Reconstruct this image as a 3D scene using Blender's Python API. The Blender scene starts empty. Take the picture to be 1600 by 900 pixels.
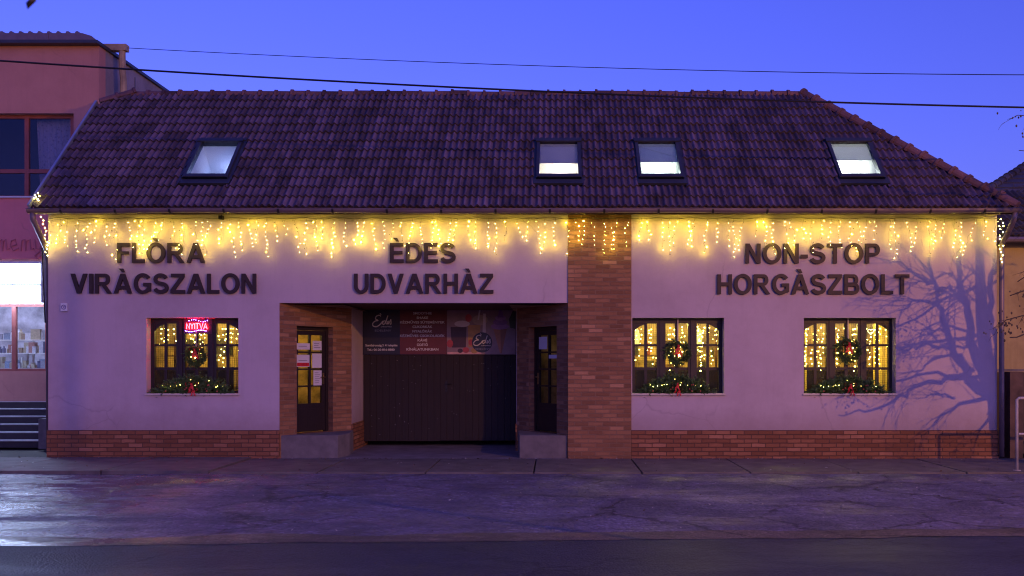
import bpy, bmesh, math, random
from mathutils import Vector, Matrix

SC = bpy.context.scene
COL = SC.collection
R = math.radians
FPX, PX0, PY0, CD, CH = 1487.5, 865.0, 565.0, 17.5, 1.8

# ------------------------------------------------------------------ camera
cam_d = bpy.data.cameras.new('camera')
cam = bpy.data.objects.new('camera', cam_d)
COL.objects.link(cam)
cam.location = (0, -CD, CH)
cam.rotation_euler = (R(90), 0, 0)
cam_d.sensor_width = 36
cam_d.lens = 36 * FPX / 1600
cam_d.shift_x = -(PX0 - 800) / 1600
cam_d.shift_y = (PY0 - 450) / 1600
cam_d.clip_start = 0.1
cam_d.clip_end = 3000
cam_d.dof.use_dof = True
cam_d.dof.focus_distance = 18
cam_d.dof.aperture_fstop = 5.0
SC.camera = cam

# ------------------------------------------------------------------ dusk sky
world = bpy.data.worlds.new('World')
SC.world = world
world.use_nodes = True
wn = world.node_tree
bg = wn.nodes['Background']
sky = wn.nodes.new('ShaderNodeTexSky')
sky.sky_type = 'NISHITA'
sky.sun_disc = False
sky.sun_elevation = R(3)
sky.sun_rotation = R(150)
tint = wn.nodes.new('ShaderNodeVectorMath')
tint.operation = 'MULTIPLY'
tint.inputs[1].default_value = (1.02, 1.08, 6.7)     # tungsten white balance of the photograph
wn.links.new(sky.outputs[0], tint.inputs[0])
wn.links.new(tint.outputs[0], bg.inputs[0])
bg.inputs[1].default_value = 0.097

# ------------------------------------------------------------------ street lamp light (sodium) and exposure
LAMP = Vector((10.86, -16.0, 6.45))
LAMP_W = 4900
LAMP_C = (1.0, 0.42, 0.08)
SC.view_settings.view_transform = 'Standard'
SC.view_settings.look = 'None'
SC.view_settings.exposure = 0
SC.view_settings.gamma = 1
SC.render.engine = 'CYCLES'
SC.cycles.use_denoising = True
SC.cycles.sample_clamp_indirect = 3.0
SC.cycles.max_bounces = 8
SC.cycles.filter_width = 1.15
SC.cycles.caustics_reflective = False
SC.cycles.caustics_refractive = False

rng = random.Random(11)
U = rng.uniform


def WP(px, py, y=0.0):
    """where a sight line meets the depth plane y"""
    d = y + CD
    return Vector(((px - PX0) / FPX * d, y, CH + (PY0 - py) / FPX * d))


# ------------------------------------------------------------------ tagging
def tag(o, label=None, cat=None, group=None, kind=None):
    if label: o['label'] = label
    if cat: o['category'] = cat
    if group: o['group'] = group
    if kind: o['kind'] = kind
    return o


def empty(name, loc, label=None, cat=None, group=None, kind=None):
    o = bpy.data.objects.new(name, None)
    o.empty_display_size = 0.2
    o.location = loc
    COL.objects.link(o)
    return tag(o, label, cat, group, kind)


def wloc(o):
    v = Vector((0, 0, 0))
    while o:
        v += o.location
        o = o.parent
    return v


def copy_tree(o, parent=None):
    c = o.copy()
    COL.objects.link(c)
    c.parent = parent
    for ch in list(o.children):
        copy_tree(ch, c)
    return c


# ------------------------------------------------------------------ mesh builder (world coordinates in, local out)
class MB:
    def __init__(self, xf=None):
        self.v, self.f, self.m, self.uv, self.c = [], [], [], [], []
        self.xf = xf

    def face(self, pts, mi=0, uv=None, tone=0.5):
        if self.xf: pts = [self.xf(Vector(p)) for p in pts]
        n = len(self.v)
        self.v += [Vector(p) for p in pts]
        self.f.append(list(range(n, n + len(pts))))
        self.m.append(mi); self.uv.append(uv); self.c.append(tone)

    def mesh(self, verts, faces, mi=0, tone=0.5):
        n = len(self.v)
        self.v += [self.xf(Vector(p)) if self.xf else Vector(p) for p in verts]
        for f in faces:
            self.f.append([n + i for i in f]); self.m.append(mi); self.uv.append(None); self.c.append(tone)

    def box(self, x0, x1, y0, y1, z0, z1, mi=0, tone=0.5):
        v = [(x0, y0, z0), (x1, y0, z0), (x1, y1, z0), (x0, y1, z0), (x0, y0, z1), (x1, y0, z1), (x1, y1, z1), (x0, y1, z1)]
        self.mesh(v, [(0, 1, 5, 4), (1, 2, 6, 5), (2, 3, 7, 6), (3, 0, 4, 7), (4, 5, 6, 7), (3, 2, 1, 0)], mi, tone)

    def obox(self, c, ax, ay, az, hx, hy, hz, mi=0, tone=0.5):
        c = Vector(c); X, Y, Z = Vector(ax) * hx, Vector(ay) * hy, Vector(az) * hz
        s = [(-1, -1, -1), (1, -1, -1), (1, 1, -1), (-1, 1, -1), (-1, -1, 1), (1, -1, 1), (1, 1, 1), (-1, 1, 1)]
        self.mesh([c + X * a + Y * b + Z * d for a, b, d in s],
                  [(0, 1, 5, 4), (1, 2, 6, 5), (2, 3, 7, 6), (3, 0, 4, 7), (4, 5, 6, 7), (3, 2, 1, 0)], mi, tone)

    def prism(self, pts2, y0, y1, mi=0, tone=0.5):
        """outline in (x, z), extruded along y"""
        n = len(pts2)
        v = [(p[0], y0, p[1]) for p in pts2] + [(p[0], y1, p[1]) for p in pts2]
        f = [tuple(range(n)), tuple(range(2 * n - 1, n - 1, -1))]
        f += [(i, i + n, (i + 1) % n + n, (i + 1) % n) for i in range(n)]
        self.mesh(v, f, mi, tone)

    def tube(self, pts, rad, n=6, mi=0, cap=True, tone=0.5):
        pts = [Vector(p) for p in pts]
        if not isinstance(rad, (list, tuple)): rad = [rad] * len(pts)
        rings = []
        up = None
        for i, p in enumerate(pts):
            t = (pts[min(i + 1, len(pts) - 1)] - pts[max(i - 1, 0)])
            if t.length < 1e-9: t = Vector((0, 0, 1))
            t.normalize()
            if up is None:
                up = Vector((0, 0, 1)) if abs(t.z) < 0.9 else Vector((0, 1, 0))
            a = t.cross(up)
            if a.length < 1e-4:
                up = Vector((1, 0, 0)); a = t.cross(up)
            a.normalize(); b = t.cross(a); up = b.cross(t) if False else up
            rings.append([p + (a * math.cos(2 * math.pi * k / n) + b * math.sin(2 * math.pi * k / n)) * rad[i] for k in range(n)])
        v = [q for r in rings for q in r]
        f = []
        for i in range(len(pts) - 1):
            for k in range(n):
                f.append((i * n + k, i * n + (k + 1) % n, (i + 1) * n + (k + 1) % n, (i + 1) * n + k))
        if cap:
            f.append(tuple(range(n - 1, -1, -1)))
            f.append(tuple((len(pts) - 1) * n + k for k in range(n)))
        self.mesh(v, f, mi, tone)

    def ico(self, c, r, mi=0, sub=0, tone=0.5, sc=(1, 1, 1)):
        v, f = ICO[sub]
        self.mesh([Vector(c) + Vector((p[0] * r * sc[0], p[1] * r * sc[1], p[2] * r * sc[2])) for p in v], f, mi, tone)

    def wall(self, x0, x1, z0, z1, holes, y0, y1, mi=0, rmi=None):
        """upright slab between y0 (front) and y1 with rectangular openings; reveals use rmi"""
        if rmi is None: rmi = mi
        xs = sorted({x0, x1, *[h[0] for h in holes], *[h[1] for h in holes]})
        zs = sorted({z0, z1, *[h[2] for h in holes], *[h[3] for h in holes]})
        xs = [x for x in xs if x0 - 1e-6 <= x <= x1 + 1e-6]
        zs = [z for z in zs if z0 - 1e-6 <= z <= z1 + 1e-6]
        for i in range(len(xs) - 1):
            for j in range(len(zs) - 1):
                cx, cz = (xs[i] + xs[i + 1]) / 2, (zs[j] + zs[j + 1]) / 2
                if any(h[0] < cx < h[1] and h[2] < cz < h[3] for h in holes): continue
                a, b, c, d = xs[i], xs[i + 1], zs[j], zs[j + 1]
                self.face([(a, y0, c), (b, y0, c), (b, y0, d), (a, y0, d)], mi)
                self.face([(b, y1, c), (a, y1, c), (a, y1, d), (b, y1, d)], mi)
        for h in holes:
            a, b, c, d = h
            if a > x0 + 1e-6: self.face([(a, y0, c), (a, y0, d), (a, y1, d), (a, y1, c)], rmi)
            if b < x1 - 1e-6: self.face([(b, y0, c), (b, y1, c), (b, y1, d), (b, y0, d)], rmi)
            if d < z1 - 1e-6: self.face([(a, y0, d), (b, y0, d), (b, y1, d), (a, y1, d)], rmi)
            if c > z0 + 1e-6: self.face([(a, y0, c), (a, y1, c), (b, y1, c), (b, y0, c)], rmi)
        for (a, b) in ((x0, x0), (x1, x1)):
            self.face([(a, y0, z0), (a, y1, z0), (a, y1, z1), (a, y0, z1)], mi)
        self.face([(x0, y0, z1), (x1, y0, z1), (x1, y1, z1), (x0, y1, z1)], mi)

    def build(self, name, mats, parent=None, smooth=False, merge=False, bevel=0):
        if not isinstance(mats, (list, tuple)): mats = [mats]
        off = wloc(parent) if parent else Vector((0, 0, 0))
        me = bpy.data.meshes.new(name)
        me.from_pydata([tuple(p - off) for p in self.v], [], self.f)
        for m in mats: me.materials.append(m)
        me.polygons.foreach_set('material_index', self.m)
        me.uv_layers.new(name='UVMap')
        me.color_attributes.new('tone', 'FLOAT_COLOR', 'CORNER')
        uvs, cols = [], []
        for p, uv, c in zip(me.polygons, self.uv, self.c):
            n = p.normal
            if uv is None:
                if abs(n.z) > 0.85: t, b = Vector((1, 0, 0)), Vector((0, 1, 0))
                else:
                    t = Vector((0, 0, 1)).cross(n); t.normalize(); b = n.cross(t)
            for k, vi in enumerate(p.vertices):
                if uv is None:
                    q = me.vertices[vi].co + off
                    uvs += (q.dot(t), q.dot(b))
                else:
                    uvs += uv[k]
                cols += (c, c, c, 1)
        me.uv_layers['UVMap'].data.foreach_set('uv', uvs)
        me.color_attributes['tone'].data.foreach_set('color', cols)
        if smooth: me.polygons.foreach_set('use_smooth', [True] * len(me.polygons))
        if merge or bevel:
            bm = bmesh.new(); bm.from_mesh(me)
            bmesh.ops.remove_doubles(bm, verts=bm.verts, dist=1e-5)
            if bevel:
                es = [e for e in bm.edges if len(e.link_faces) == 2 and e.calc_face_angle(0) > 0.6]
                bmesh.ops.bevel(bm, geom=es, offset=bevel, segments=2, affect='EDGES', profile=0.5)
            bm.to_mesh(me); bm.free()
        me.update()
        o = bpy.data.objects.new(name, me)
        COL.objects.link(o)
        if parent: o.parent = parent
        return o


def _ico(sub):
    bm = bmesh.new()
    bmesh.ops.create_icosphere(bm, subdivisions=sub, radius=1)
    bm.verts.index_update()
    r = ([tuple(v.co) for v in bm.verts], [tuple(v.index for v in f.verts) for f in bm.faces])
    bm.free()
    return r


ICO = [_ico(1), _ico(2), _ico(3)]


# ------------------------------------------------------------------ materials
class NT:
    def __init__(self, name):
        self.m = bpy.data.materials.new(name)
        self.m.use_nodes = True
        self.t = self.m.node_tree
        self.b = self.t.nodes['Principled BSDF']
        self.out = self.t.nodes['Material Output']

    def n(self, typ, **kw):
        o = self.t.nodes.new(typ)
        for k, v in kw.items():
            if k.startswith('i_'):
                o.inputs[int(k[2:]) if k[2:].isdigit() else k[2:].replace('_', ' ')].default_value = v
            else:
                setattr(o, k, v)
        return o

    def l(self, a, b): self.t.links.new(a, b)

    def noise(self, vec, scale, detail=4, rough=0.6):
        o = self.n('ShaderNodeTexNoise')
        o.inputs['Scale'].default_value = scale; o.inputs['Detail'].default_value = detail; o.inputs['Roughness'].default_value = rough
        self.l(vec, o.inputs['Vector'])
        return o.outputs['Fac']

    def ramp(self, fac, stops):
        o = self.n('ShaderNodeValToRGB')
        e = o.color_ramp.elements
        while len(e) < len(stops): e.new(0.5)
        for s, (p, c) in zip(e, stops):
            s.position = p; s.color = (*c, 1) if len(c) == 3 else c
        self.l(fac, o.inputs[0])
        return o.outputs[0]

    def mix(self, fac, a, b, mode='MIX'):
        o = self.n('ShaderNodeMix', data_type='RGBA', blend_type=mode)
        for s, v in ((o.inputs[0], fac), (o.inputs[6], a), (o.inputs[7], b)):
            if hasattr(v, 'links') or isinstance(v, bpy.types.NodeSocket): self.l(v, s)
            elif isinstance(v, (int, float)): s.default_value = v
            else: s.default_value = (*v, 1)
        return o.outputs[2]

    def math(self, op, a, b=0.0):
        o = self.n('ShaderNodeMath', operation=op)
        for s, v in zip(o.inputs, (a, b)):
            if isinstance(v, (int, float)): s.default_value = v
            else: self.l(v, s)
        return o.outputs[0]

    def bump(self, h, strength, dist=0.01):
        o = self.n('ShaderNodeBump')
        o.inputs['Strength'].default_value = strength; o.inputs['Distance'].default_value = dist
        self.l(h, o.inputs['Height']); self.l(o.outputs[0], self.b.inputs['Normal'])

    def coord(self, kind='Object', scale=None):
        o = self.n('ShaderNodeTexCoord').outputs[kind]
        if scale:
            m = self.n('ShaderNodeMapping'); m.inputs['Scale'].default_value = scale
            self.l(o, m.inputs['Vector']); o = m.outputs[0]
        return o


def pm(name, col, rough=0.6, var=0.15, scale=6, bump=0.15, bscale=60, metal=0, spec=0.5, stretch=None):
    k = NT(name)
    co = k.coord('Object', stretch)
    f = k.noise(co, scale, 6)
    lo = tuple(c * (1 - var) for c in col); hi = tuple(min(1, c * (1 + var)) for c in col)
    k.l(k.ramp(f, [(0.3, lo), (0.7, hi)]), k.b.inputs['Base Color'])
    k.b.inputs['Roughness'].default_value = rough
    k.b.inputs['Metallic'].default_value = metal
    k.b.inputs['Specular IOR Level'].default_value = spec
    if bump: k.bump(k.noise(co, bscale, 5), bump, 0.004)
    return k.m


def emit(name, col, strength):
    k = NT(name)
    k.b.inputs['Base Color'].default_value = (*[min(c, .8) for c in col], 1)
    k.b.inputs['Emission Color'].default_value = (*col, 1)
    k.b.inputs['Emission Strength'].default_value = strength
    return k.m


def glass(name, tintc=(.92, .95, .95), refl=1.0):
    k = NT(name)
    tr = k.n('ShaderNodeBsdfTransparent'); tr.inputs[0].default_value = (*tintc, 1)
    gl = k.n('ShaderNodeBsdfGlossy'); gl.inputs['Roughness'].default_value = 0.03
    lw = k.n('ShaderNodeLayerWeight'); lw.inputs[0].default_value = .5
    fr = k.math('ADD', k.math('MULTIPLY', k.math('POWER', lw.outputs['Facing'], 5.0), .96), .04)
    mx = k.n('ShaderNodeMixShader')
    k.l(k.math('MULTIPLY', fr, refl), mx.inputs[0]); k.l(tr.outputs[0], mx.inputs[1]); k.l(gl.outputs[0], mx.inputs[2])
    k.l(mx.outputs[0], k.out.inputs[0])
    return k.m


def plaster(name, col, stain=(.5, .45, .4), amount=.25):
    k = NT(name)
    co = k.coord('Object')
    big = k.noise(co, 0.7, 6, .68)
    fine = k.noise(co, 9, 6, .7)
    c = k.mix(k.math('MULTIPLY', k.ramp(big, [(.42, (0, 0, 0)), (.75, (1, 1, 1))]), amount), col, tuple(a * b for a, b in zip(col, stain)))
    st = k.noise(k.coord('Object', (5, 5, .30)), 1.2, 6, .75)      # rain streaks
    c = k.mix(k.math('MULTIPLY', k.ramp(st, [(.52, (0, 0, 0)), (.78, (1, 1, 1))]), amount * .8), c, tuple(a * .68 for a in col))
    c = k.mix(k.math('MULTIPLY', fine, .18), c, tuple(a * .7 for a in col))
    spx = k.n('ShaderNodeSeparateXYZ'); k.l(co, spx.inputs[0])
    low = k.n('ShaderNodeMapRange'); k.l(k.math('ADD', spx.outputs[2], k.math('MULTIPLY', k.noise(co, 3, 6, .75), -.55)), low.inputs[0])
    low.inputs[1].default_value = .72; low.inputs[2].default_value = .28     # splash dirt above the plinth
    c = k.mix(k.math('MULTIPLY', low.outputs[0], amount * 1.3), c, tuple(a * b for a, b in zip(col, (.55, .48, .42))))
    vo = k.n('ShaderNodeTexVoronoi', feature='DISTANCE_TO_EDGE'); vo.inputs['Scale'].default_value = .55
    wn_ = k.n('ShaderNodeTexNoise'); wn_.inputs['Scale'].default_value = 2.5; wn_.inputs['Detail'].default_value = 6; k.l(co, wn_.inputs['Vector'])
    wm = k.n('ShaderNodeMix', data_type='VECTOR'); wm.inputs[0].default_value = .22; k.l(co, wm.inputs[4]); k.l(wn_.outputs['Color'], wm.inputs[5]); k.l(wm.outputs[1], vo.inputs['Vector'])
    cr = k.ramp(vo.outputs['Distance'], [(0, (1, 1, 1)), (.006, (0, 0, 0))])
    gate_ = k.ramp(k.noise(co, .5, 3), [(.54, (0, 0, 0)), (.60, (1, 1, 1))])
    c = k.mix(k.math('MULTIPLY', k.math('MULTIPLY', cr, gate_), .35), c, tuple(a * .45 for a in col))
    k.l(c, k.b.inputs['Base Color'])
    k.b.inputs['Roughness'].default_value = .9
    k.b.inputs['Specular IOR Level'].default_value = .2
    k.bump(k.math('ADD', k.noise(co, 90, 3), k.math('ADD', k.math('MULTIPLY', big, 2.0), k.math('MULTIPLY', k.noise(co, 14, 5), .8))), .5, .005)
    return k.m


def brick(name, c1, c2, mortar, bw=.26, rh=.078, ms=.009, light=.03):
    k = NT(name)
    uv = k.coord('UV')
    warp = k.n('ShaderNodeTexNoise'); warp.inputs['Scale'].default_value = 5; k.l(uv, warp.inputs['Vector'])
    wv = k.n('ShaderNodeVectorMath', operation='SCALE'); k.l(warp.outputs['Color'], wv.inputs[0]); wv.inputs['Scale'].default_value = .018
    ad = k.n('ShaderNodeVectorMath', operation='ADD'); k.l(uv, ad.inputs[0]); k.l(wv.outputs[0], ad.inputs[1])
    def br(a, b, m):
        o = k.n('ShaderNodeTexBrick')
        o.inputs['Scale'].default_value = 1; o.inputs['Brick Width'].default_value = bw; o.inputs['Row Height'].default_value = rh
        o.inputs['Mortar Size'].default_value = ms; o.inputs['Mortar Smooth'].default_value = .25; o.inputs['Bias'].default_value = 0
        o.inputs['Color1'].default_value = (*a, 1); o.inputs['Color2'].default_value = (*b, 1); o.inputs['Mortar'].default_value = (*m, 1)
        k.l(ad.outputs[0], o.inputs['Vector'])
        return o
    t = br((0, 0, 0), (1, 1, 1), (.5, .5, .5))
    col = k.ramp(t.outputs['Color'], [(0, tuple(c * .7 for c in c1)), (.35, c1), (.6, tuple((a + b) / 2 for a, b in zip(c1, c2))), (.9, c2), (.985, tuple(min(1, c * 1.25 + light) for c in c2))])
    n1 = k.noise(uv, 26, 6, .75)
    col = k.mix(k.math('MULTIPLY', n1, .55), col, tuple(c * .45 for c in c1))
    n2 = k.noise(uv, 1.3, 4)
    col = k.mix(k.math('MULTIPLY', k.ramp(n2, [(.4, (0, 0, 0)), (.75, (1, 1, 1))]), .45), col, tuple(c * .5 for c in c1))
    col = k.mix(t.outputs['Fac'], col, mortar)
    k.l(col, k.b.inputs['Base Color'])
    k.b.inputs['Roughness'].default_value = .88
    k.b.inputs['Specular IOR Level'].default_value = .25
    h = k.math('SUBTRACT', k.math('ADD', k.math('MULTIPLY', n1, .5), k.math('MULTIPLY', t.outputs['Color'], .35)), k.math('MULTIPLY', t.outputs['Fac'], 1.0))
    k.bump(h, 1.0, .02)
    return k.m


M = {}
M['plaster'] = plaster('cream_plaster', (.52, .425, .47), amount=.42)
M['brick'] = brick('antique_brick', (.30, .145, .075), (.44, .225, .115), (.25, .15, .09))
M['brick_dark'] = brick('plinth_brick', (.29, .12, .06), (.39, .175, .09), (.12, .06, .04))
M['conc'] = pm('concrete', (.14, .125, .125), .85, .25, 5, .4, 45)
M['conc_slab'] = pm('pavement_concrete', (.12, .105, .095), .75, .35, 3, .4, 50)
M['wood'] = pm('dark_stained_wood', (.035, .017, .010), .5, .4, 3, .3, 40, stretch=(14, 14, 1.2))
M['gate'] = pm('dark_gate_boards', (.014, .006, .005), .7, .45, 2.5, .35, 40, stretch=(16, 16, .9))
M['frame'] = pm('dark_window_wood', (.016, .008, .007), .5, .35, 3, .3, 40, stretch=(14, 14, 1.2))
M['fascia'] = pm('timber_eave_board', (.10, .055, .03), .7, .3, 4, .2, 50, stretch=(1, 14, 14))
M['metal'] = pm('brown_gutter_metal', (.17, .13, .145), .4, .2, 3, .08, 30, metal=.2)
M['dmetal'] = pm('dark_grey_metal', (.045, .05, .065), .45, .2, 3, .05, 30, metal=.3)
M['black'] = pm('black_iron', (.012, .011, .012), .5, .2, 6, .1)
M['letter'] = pm('brown_sign_letter', (.026, .011, .010), .6, .15, 6, .06)
M['white'] = pm('white_paint', (.72, .72, .70), .5, .06, 4, .05)
M['paper'] = pm('white_paper', (.62, .60, .62), .8, .04, 6, .03)
M['ink'] = pm('printed_ink', (.08, .07, .10), .8, .1)
M['red'] = pm('red_ribbon', (.55, .02, .03), .45, .25, 30, .1)
M['needle'] = pm('fir_needles', (.075, .14, .045), .6, .45, 40, 0)
M['wire'] = pm('light_wire', (.05, .055, .03), .6, .1, 6, 0)
M['bulb'] = emit('warm_led', (1, .80, .18), 85)
M['glow'] = emit('wall_facing_led', (1, .77, .05), 370)
M['bulb_in'] = emit('warm_led_window', (1, .80, .16), 34)
M['glass'] = glass('window_glass', (.90, .93, .92), .8)
M['skyglass'] = glass('roof_window_glass', (.82, .88, .95), 1.6)
M['inside'] = pm('warm_inner_wall', (.42, .30, .17), .85, .25, 2, .1)
M['bright_in'] = pm('white_attic_wall', (.78, .77, .72), .85, .06, 2, .05)
M['shelf'] = pm('shelf_wood', (.25, .13, .05), .6, .25, 4, .1)
M['curtain'] = pm('yellow_curtain', (.75, .55, .16), .85, .12, 5, .1)


def roof_mat(name, base, moss=.5):
    k = NT(name)
    at = k.n('ShaderNodeAttribute', attribute_name='tone')
    co = k.coord('Object')
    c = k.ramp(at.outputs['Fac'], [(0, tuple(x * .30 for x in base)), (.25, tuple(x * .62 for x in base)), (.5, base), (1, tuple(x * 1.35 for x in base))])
    n = k.noise(k.coord('Object', (3.2, .7, .7)), 1.6, 7, .75)
    c = k.mix(k.math('MULTIPLY', k.ramp(n, [(.42, (0, 0, 0)), (.66, (1, 1, 1))]), moss), c, (.022, .018, .020))
    n3 = k.noise(co, 38, 6, .8)
    c = k.mix(k.math('MULTIPLY', k.ramp(n3, [(.45, (0, 0, 0)), (.8, (1, 1, 1))]), .45), c, (.16, .12, .12))
    k.l(c, k.b.inputs['Base Color'])
    k.b.inputs['Roughness'].default_value = .72
    k.b.inputs['Specular IOR Level'].default_value = .3
    k.bump(k.noise(co, 70, 5, .8), .5, .006)
    return k.m


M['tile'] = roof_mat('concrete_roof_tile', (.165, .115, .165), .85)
M['ridge'] = roof_mat('ridge_tile', (.17, .085, .09), .5)
M['tile_old'] = roof_mat('old_roof_tile', (.085, .080, .085), .6)


def ground_mat(name, base, var, wet_lo, wet_hi, wet_amt, speck=.25, bump=.6, sp_scale=60, wet_band=(.48, .60), puddle=None):
    k = NT(name)
    co = k.coord('Object')
    n = k.noise(co, .55, 8, .72)
    c = k.ramp(n, [(.3, tuple(x * (1 - var) for x in base)), (.7, tuple(x * (1 + var) for x in base))])
    vo = k.n('ShaderNodeTexVoronoi'); vo.inputs['Scale'].default_value = sp_scale; k.l(co, vo.inputs['Vector'])
    stone = k.n('ShaderNodeSeparateColor'); k.l(vo.outputs['Color'], stone.inputs[0])
    sp = k.ramp(stone.outputs[0], [(.0, (0, 0, 0)), (.72, (.12, .12, .12)), (.90, (1, 1, 1))])
    big = k.ramp(k.noise(co, 1.1, 6, .7), [(.40, (0, 0, 0)), (.60, (1, 1, 1))])
    c = k.mix(k.math('MULTIPLY', k.math('MULTIPLY', sp, big), speck), c, tuple(min(1, x * 3.6) for x in base))
    c = k.mix(k.math('MULTIPLY', k.ramp(stone.outputs[1], [(.55, (0, 0, 0)), (.8, (1, 1, 1))]), .5), c, tuple(x * .45 for x in base))
    c = k.mix(k.math('MULTIPLY', k.ramp(k.noise(k.coord('Object', (1, 1.6, 1)), 1.5, 8, .75), [(.56, (0, 0, 0)), (.66, (1, 1, 1))]), .6), c, tuple(x * .38 for x in base))
    ce = k.n('ShaderNodeTexVoronoi', feature='DISTANCE_TO_EDGE'); ce.inputs['Scale'].default_value = .62
    wn_ = k.n('ShaderNodeTexNoise'); wn_.inputs['Scale'].default_value = 1.6; wn_.inputs['Detail'].default_value = 8; wn_.inputs['Roughness'].default_value = .7; k.l(co, wn_.inputs['Vector'])
    wm = k.n('ShaderNodeVectorMath', operation='MULTIPLY_ADD'); k.l(wn_.outputs['Color'], wm.inputs[0]); wm.inputs[1].default_value = (1.1, 1.1, 0); k.l(co, wm.inputs[2]); k.l(wm.outputs[0], ce.inputs['Vector'])
    crack = k.math('MULTIPLY', k.ramp(ce.outputs['Distance'], [(0, (1, 1, 1)), (.022, (0, 0, 0))]), k.ramp(k.noise(co, .35, 4), [(.44, (0, 0, 0)), (.54, (1, 1, 1))]))
    c = k.mix(k.math('MULTIPLY', crack, .6), c, tuple(x * .12 for x in base))
    patch = k.ramp(k.noise(k.coord('Object', (.8, 1.3, 1)), .55, 9, .62), [(.565, (0, 0, 0)), (.58, (1, 1, 1))])
    c = k.mix(k.math('MULTIPLY', patch, .45), c, tuple(x * .42 for x in base))
    pale = k.ramp(k.noise(k.coord('Object', (.7, 1.5, 3)), .8, 8, .65), [(.645, (0, 0, 0)), (.665, (1, 1, 1))])
    c = k.mix(k.math('MULTIPLY', pale, .5), c, tuple(x * 2.0 for x in base))
    k.l(c, k.b.inputs['Base Color'])
    w = k.ramp(k.noise(k.coord('Object', (.45, 1.1, 1)), .8, 7, .68), [(wet_band[0], (0, 0, 0)), (wet_band[1], (1, 1, 1))])
    wv = k.math('MULTIPLY', w, wet_amt)
    if puddle:      # standing water film in front of the left neighbour
        sx = k.n('ShaderNodeSeparateXYZ'); k.l(co, sx.inputs[0])
        mr = k.n('ShaderNodeMapRange', interpolation_type='SMOOTHSTEP'); k.l(k.math('ADD', sx.outputs[0], k.math('MULTIPLY', k.noise(co, .6, 5), 4.0)), mr.inputs[0])
        mr.inputs[1].default_value = puddle[0]; mr.inputs[2].default_value = puddle[1]
        film = k.ramp(k.noise(k.coord('Object', (.5, 1.6, 1)), 1.1, 7, .7), [(.38, (0, 0, 0)), (.52, (1, 1, 1))])
        wv = k.math('MAXIMUM', wv, k.math('MULTIPLY', mr.outputs[0], film))
    rr = k.n('ShaderNodeMapRange'); k.l(wv, rr.inputs[0]); rr.inputs[3].default_value = wet_hi; rr.inputs[4].default_value = wet_lo
    k.l(rr.outputs[0], k.b.inputs['Roughness'])
    bh = k.math('ADD', k.math('MULTIPLY', vo.outputs['Distance'], -1.0), k.math('SUBTRACT', k.math('MULTIPLY', k.noise(co, 5, 7, .75), 2.2), k.math('MULTIPLY', crack, 2.0)))
    o = k.n('ShaderNodeBump'); o.inputs['Distance'].default_value = .02
    k.l(k.math('SUBTRACT', bump, k.math('MULTIPLY', wv, bump * .8)), o.inputs['Strength'])
    k.l(bh, o.inputs['Height']); k.l(o.outputs[0], k.b.inputs['Normal'])
    return k.m


M['apron'] = ground_mat('worn_gravelly_asphalt', (.115, .105, .165), .45, .09, .75, .5, .35, 1.0, 22, puddle=(-.5, -5.0))
M['road'] = ground_mat('damp_road_asphalt', (.018, .021, .045), .2, .40, .62, .4, .25, .5, 45)
M['ground'] = pm('earth', (.06, .055, .045), .9, .3, .4, .3, 8)

# ================================================================== GROUND
gb = MB(); gb.box(-300, 300, -300, 600, -.6, -.05)
tag(gb.build('ground', M['ground']), kind='structure')


def sheet(name, x0, x1, y0f, y1f, nx, ny, hf, mat, skirt=.06):
    b = MB()
    g = [[None] * (ny + 1) for _ in range(nx + 1)]
    vs = []
    for i in range(nx + 1):
        x = x0 + (x1 - x0) * i / nx
        for j in range(ny + 1):
            ya, yb = y0f(x), y1f(x)
            y = ya + (yb - ya) * j / ny
            g[i][j] = len(vs); vs.append((x, y, hf(x, y)))
    fs = [(g[i][j], g[i + 1][j], g[i + 1][j + 1], g[i][j + 1]) for i in range(nx) for j in range(ny)]
    b.mesh(vs, fs)
    return tag(b.build(name, mat, smooth=True), kind='structure')


from mathutils import noise as mnoise


def road_edge(x): return -7.95 + .06 * x * .9 + .06 * mnoise.noise(Vector((x * .6, 3, 0))) + .05 * mnoise.noise(Vector((x * 2.3, 7, 0)))


def apron_h(x, y):
    h = .012 * mnoise.noise(Vector((x * .5, y * .9, 1))) + .008 * mnoise.noise(Vector((x * 1.7, y * 2.6, 4)))
    h += .004 * mnoise.noise(Vector((x * 5, y * 7, 9)))
    for (px, py, r, dp) in POTS:
        d = math.hypot((x - px) / r, (y - py) / (r * .45))
        if d < 1: h -= dp * (1 - d * d)
    ramp = min(1, max(0, (-6.2 - y) / 1.6))
    return (h - .006) * (1 - ramp) - .004 * ramp


POTS = [(2.6, -5.2, .55, .03), (4.3, -5.0, .5, .03), (.1, -5.3, .5, .02), (-3.2, -5.2, .7, .02), (-6.2, -4.6, .6, .025), (5.2, -6.1, .8, .02), (-.2, -6.0, .3, .02)]
sheet('parking_apron', -16, 16, lambda x: road_edge(x) - .25, lambda x: -2.15, 260, 60, apron_h, M['apron'])
sheet('far_pavement', -30, 30, lambda x: -34.0, lambda x: -12.05, 40, 2, lambda x, y: .05, M['conc_slab'])
sheet('road', -30, 30, lambda x: -12.0, road_edge, 120, 4, lambda x, y: .006, M['road'])
# worn pale strip along the edge of the road
k_strip = ground_mat('worn_road_edge_strip', (.105, .085, .065), .35, .22, .8, .6, .4, .5, 40, puddle=(0, -3.0))
sheet('road_edge_strip', -30, 30, lambda x: road_edge(x) - .02 + .05 * mnoise.noise(Vector((x * 1.1, 1, 2))), lambda x: road_edge(x) + .42 + .16 * mnoise.noise(Vector((x * .8, 5, 2))), 200, 2, lambda x, y: .010, k_strip)

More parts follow.
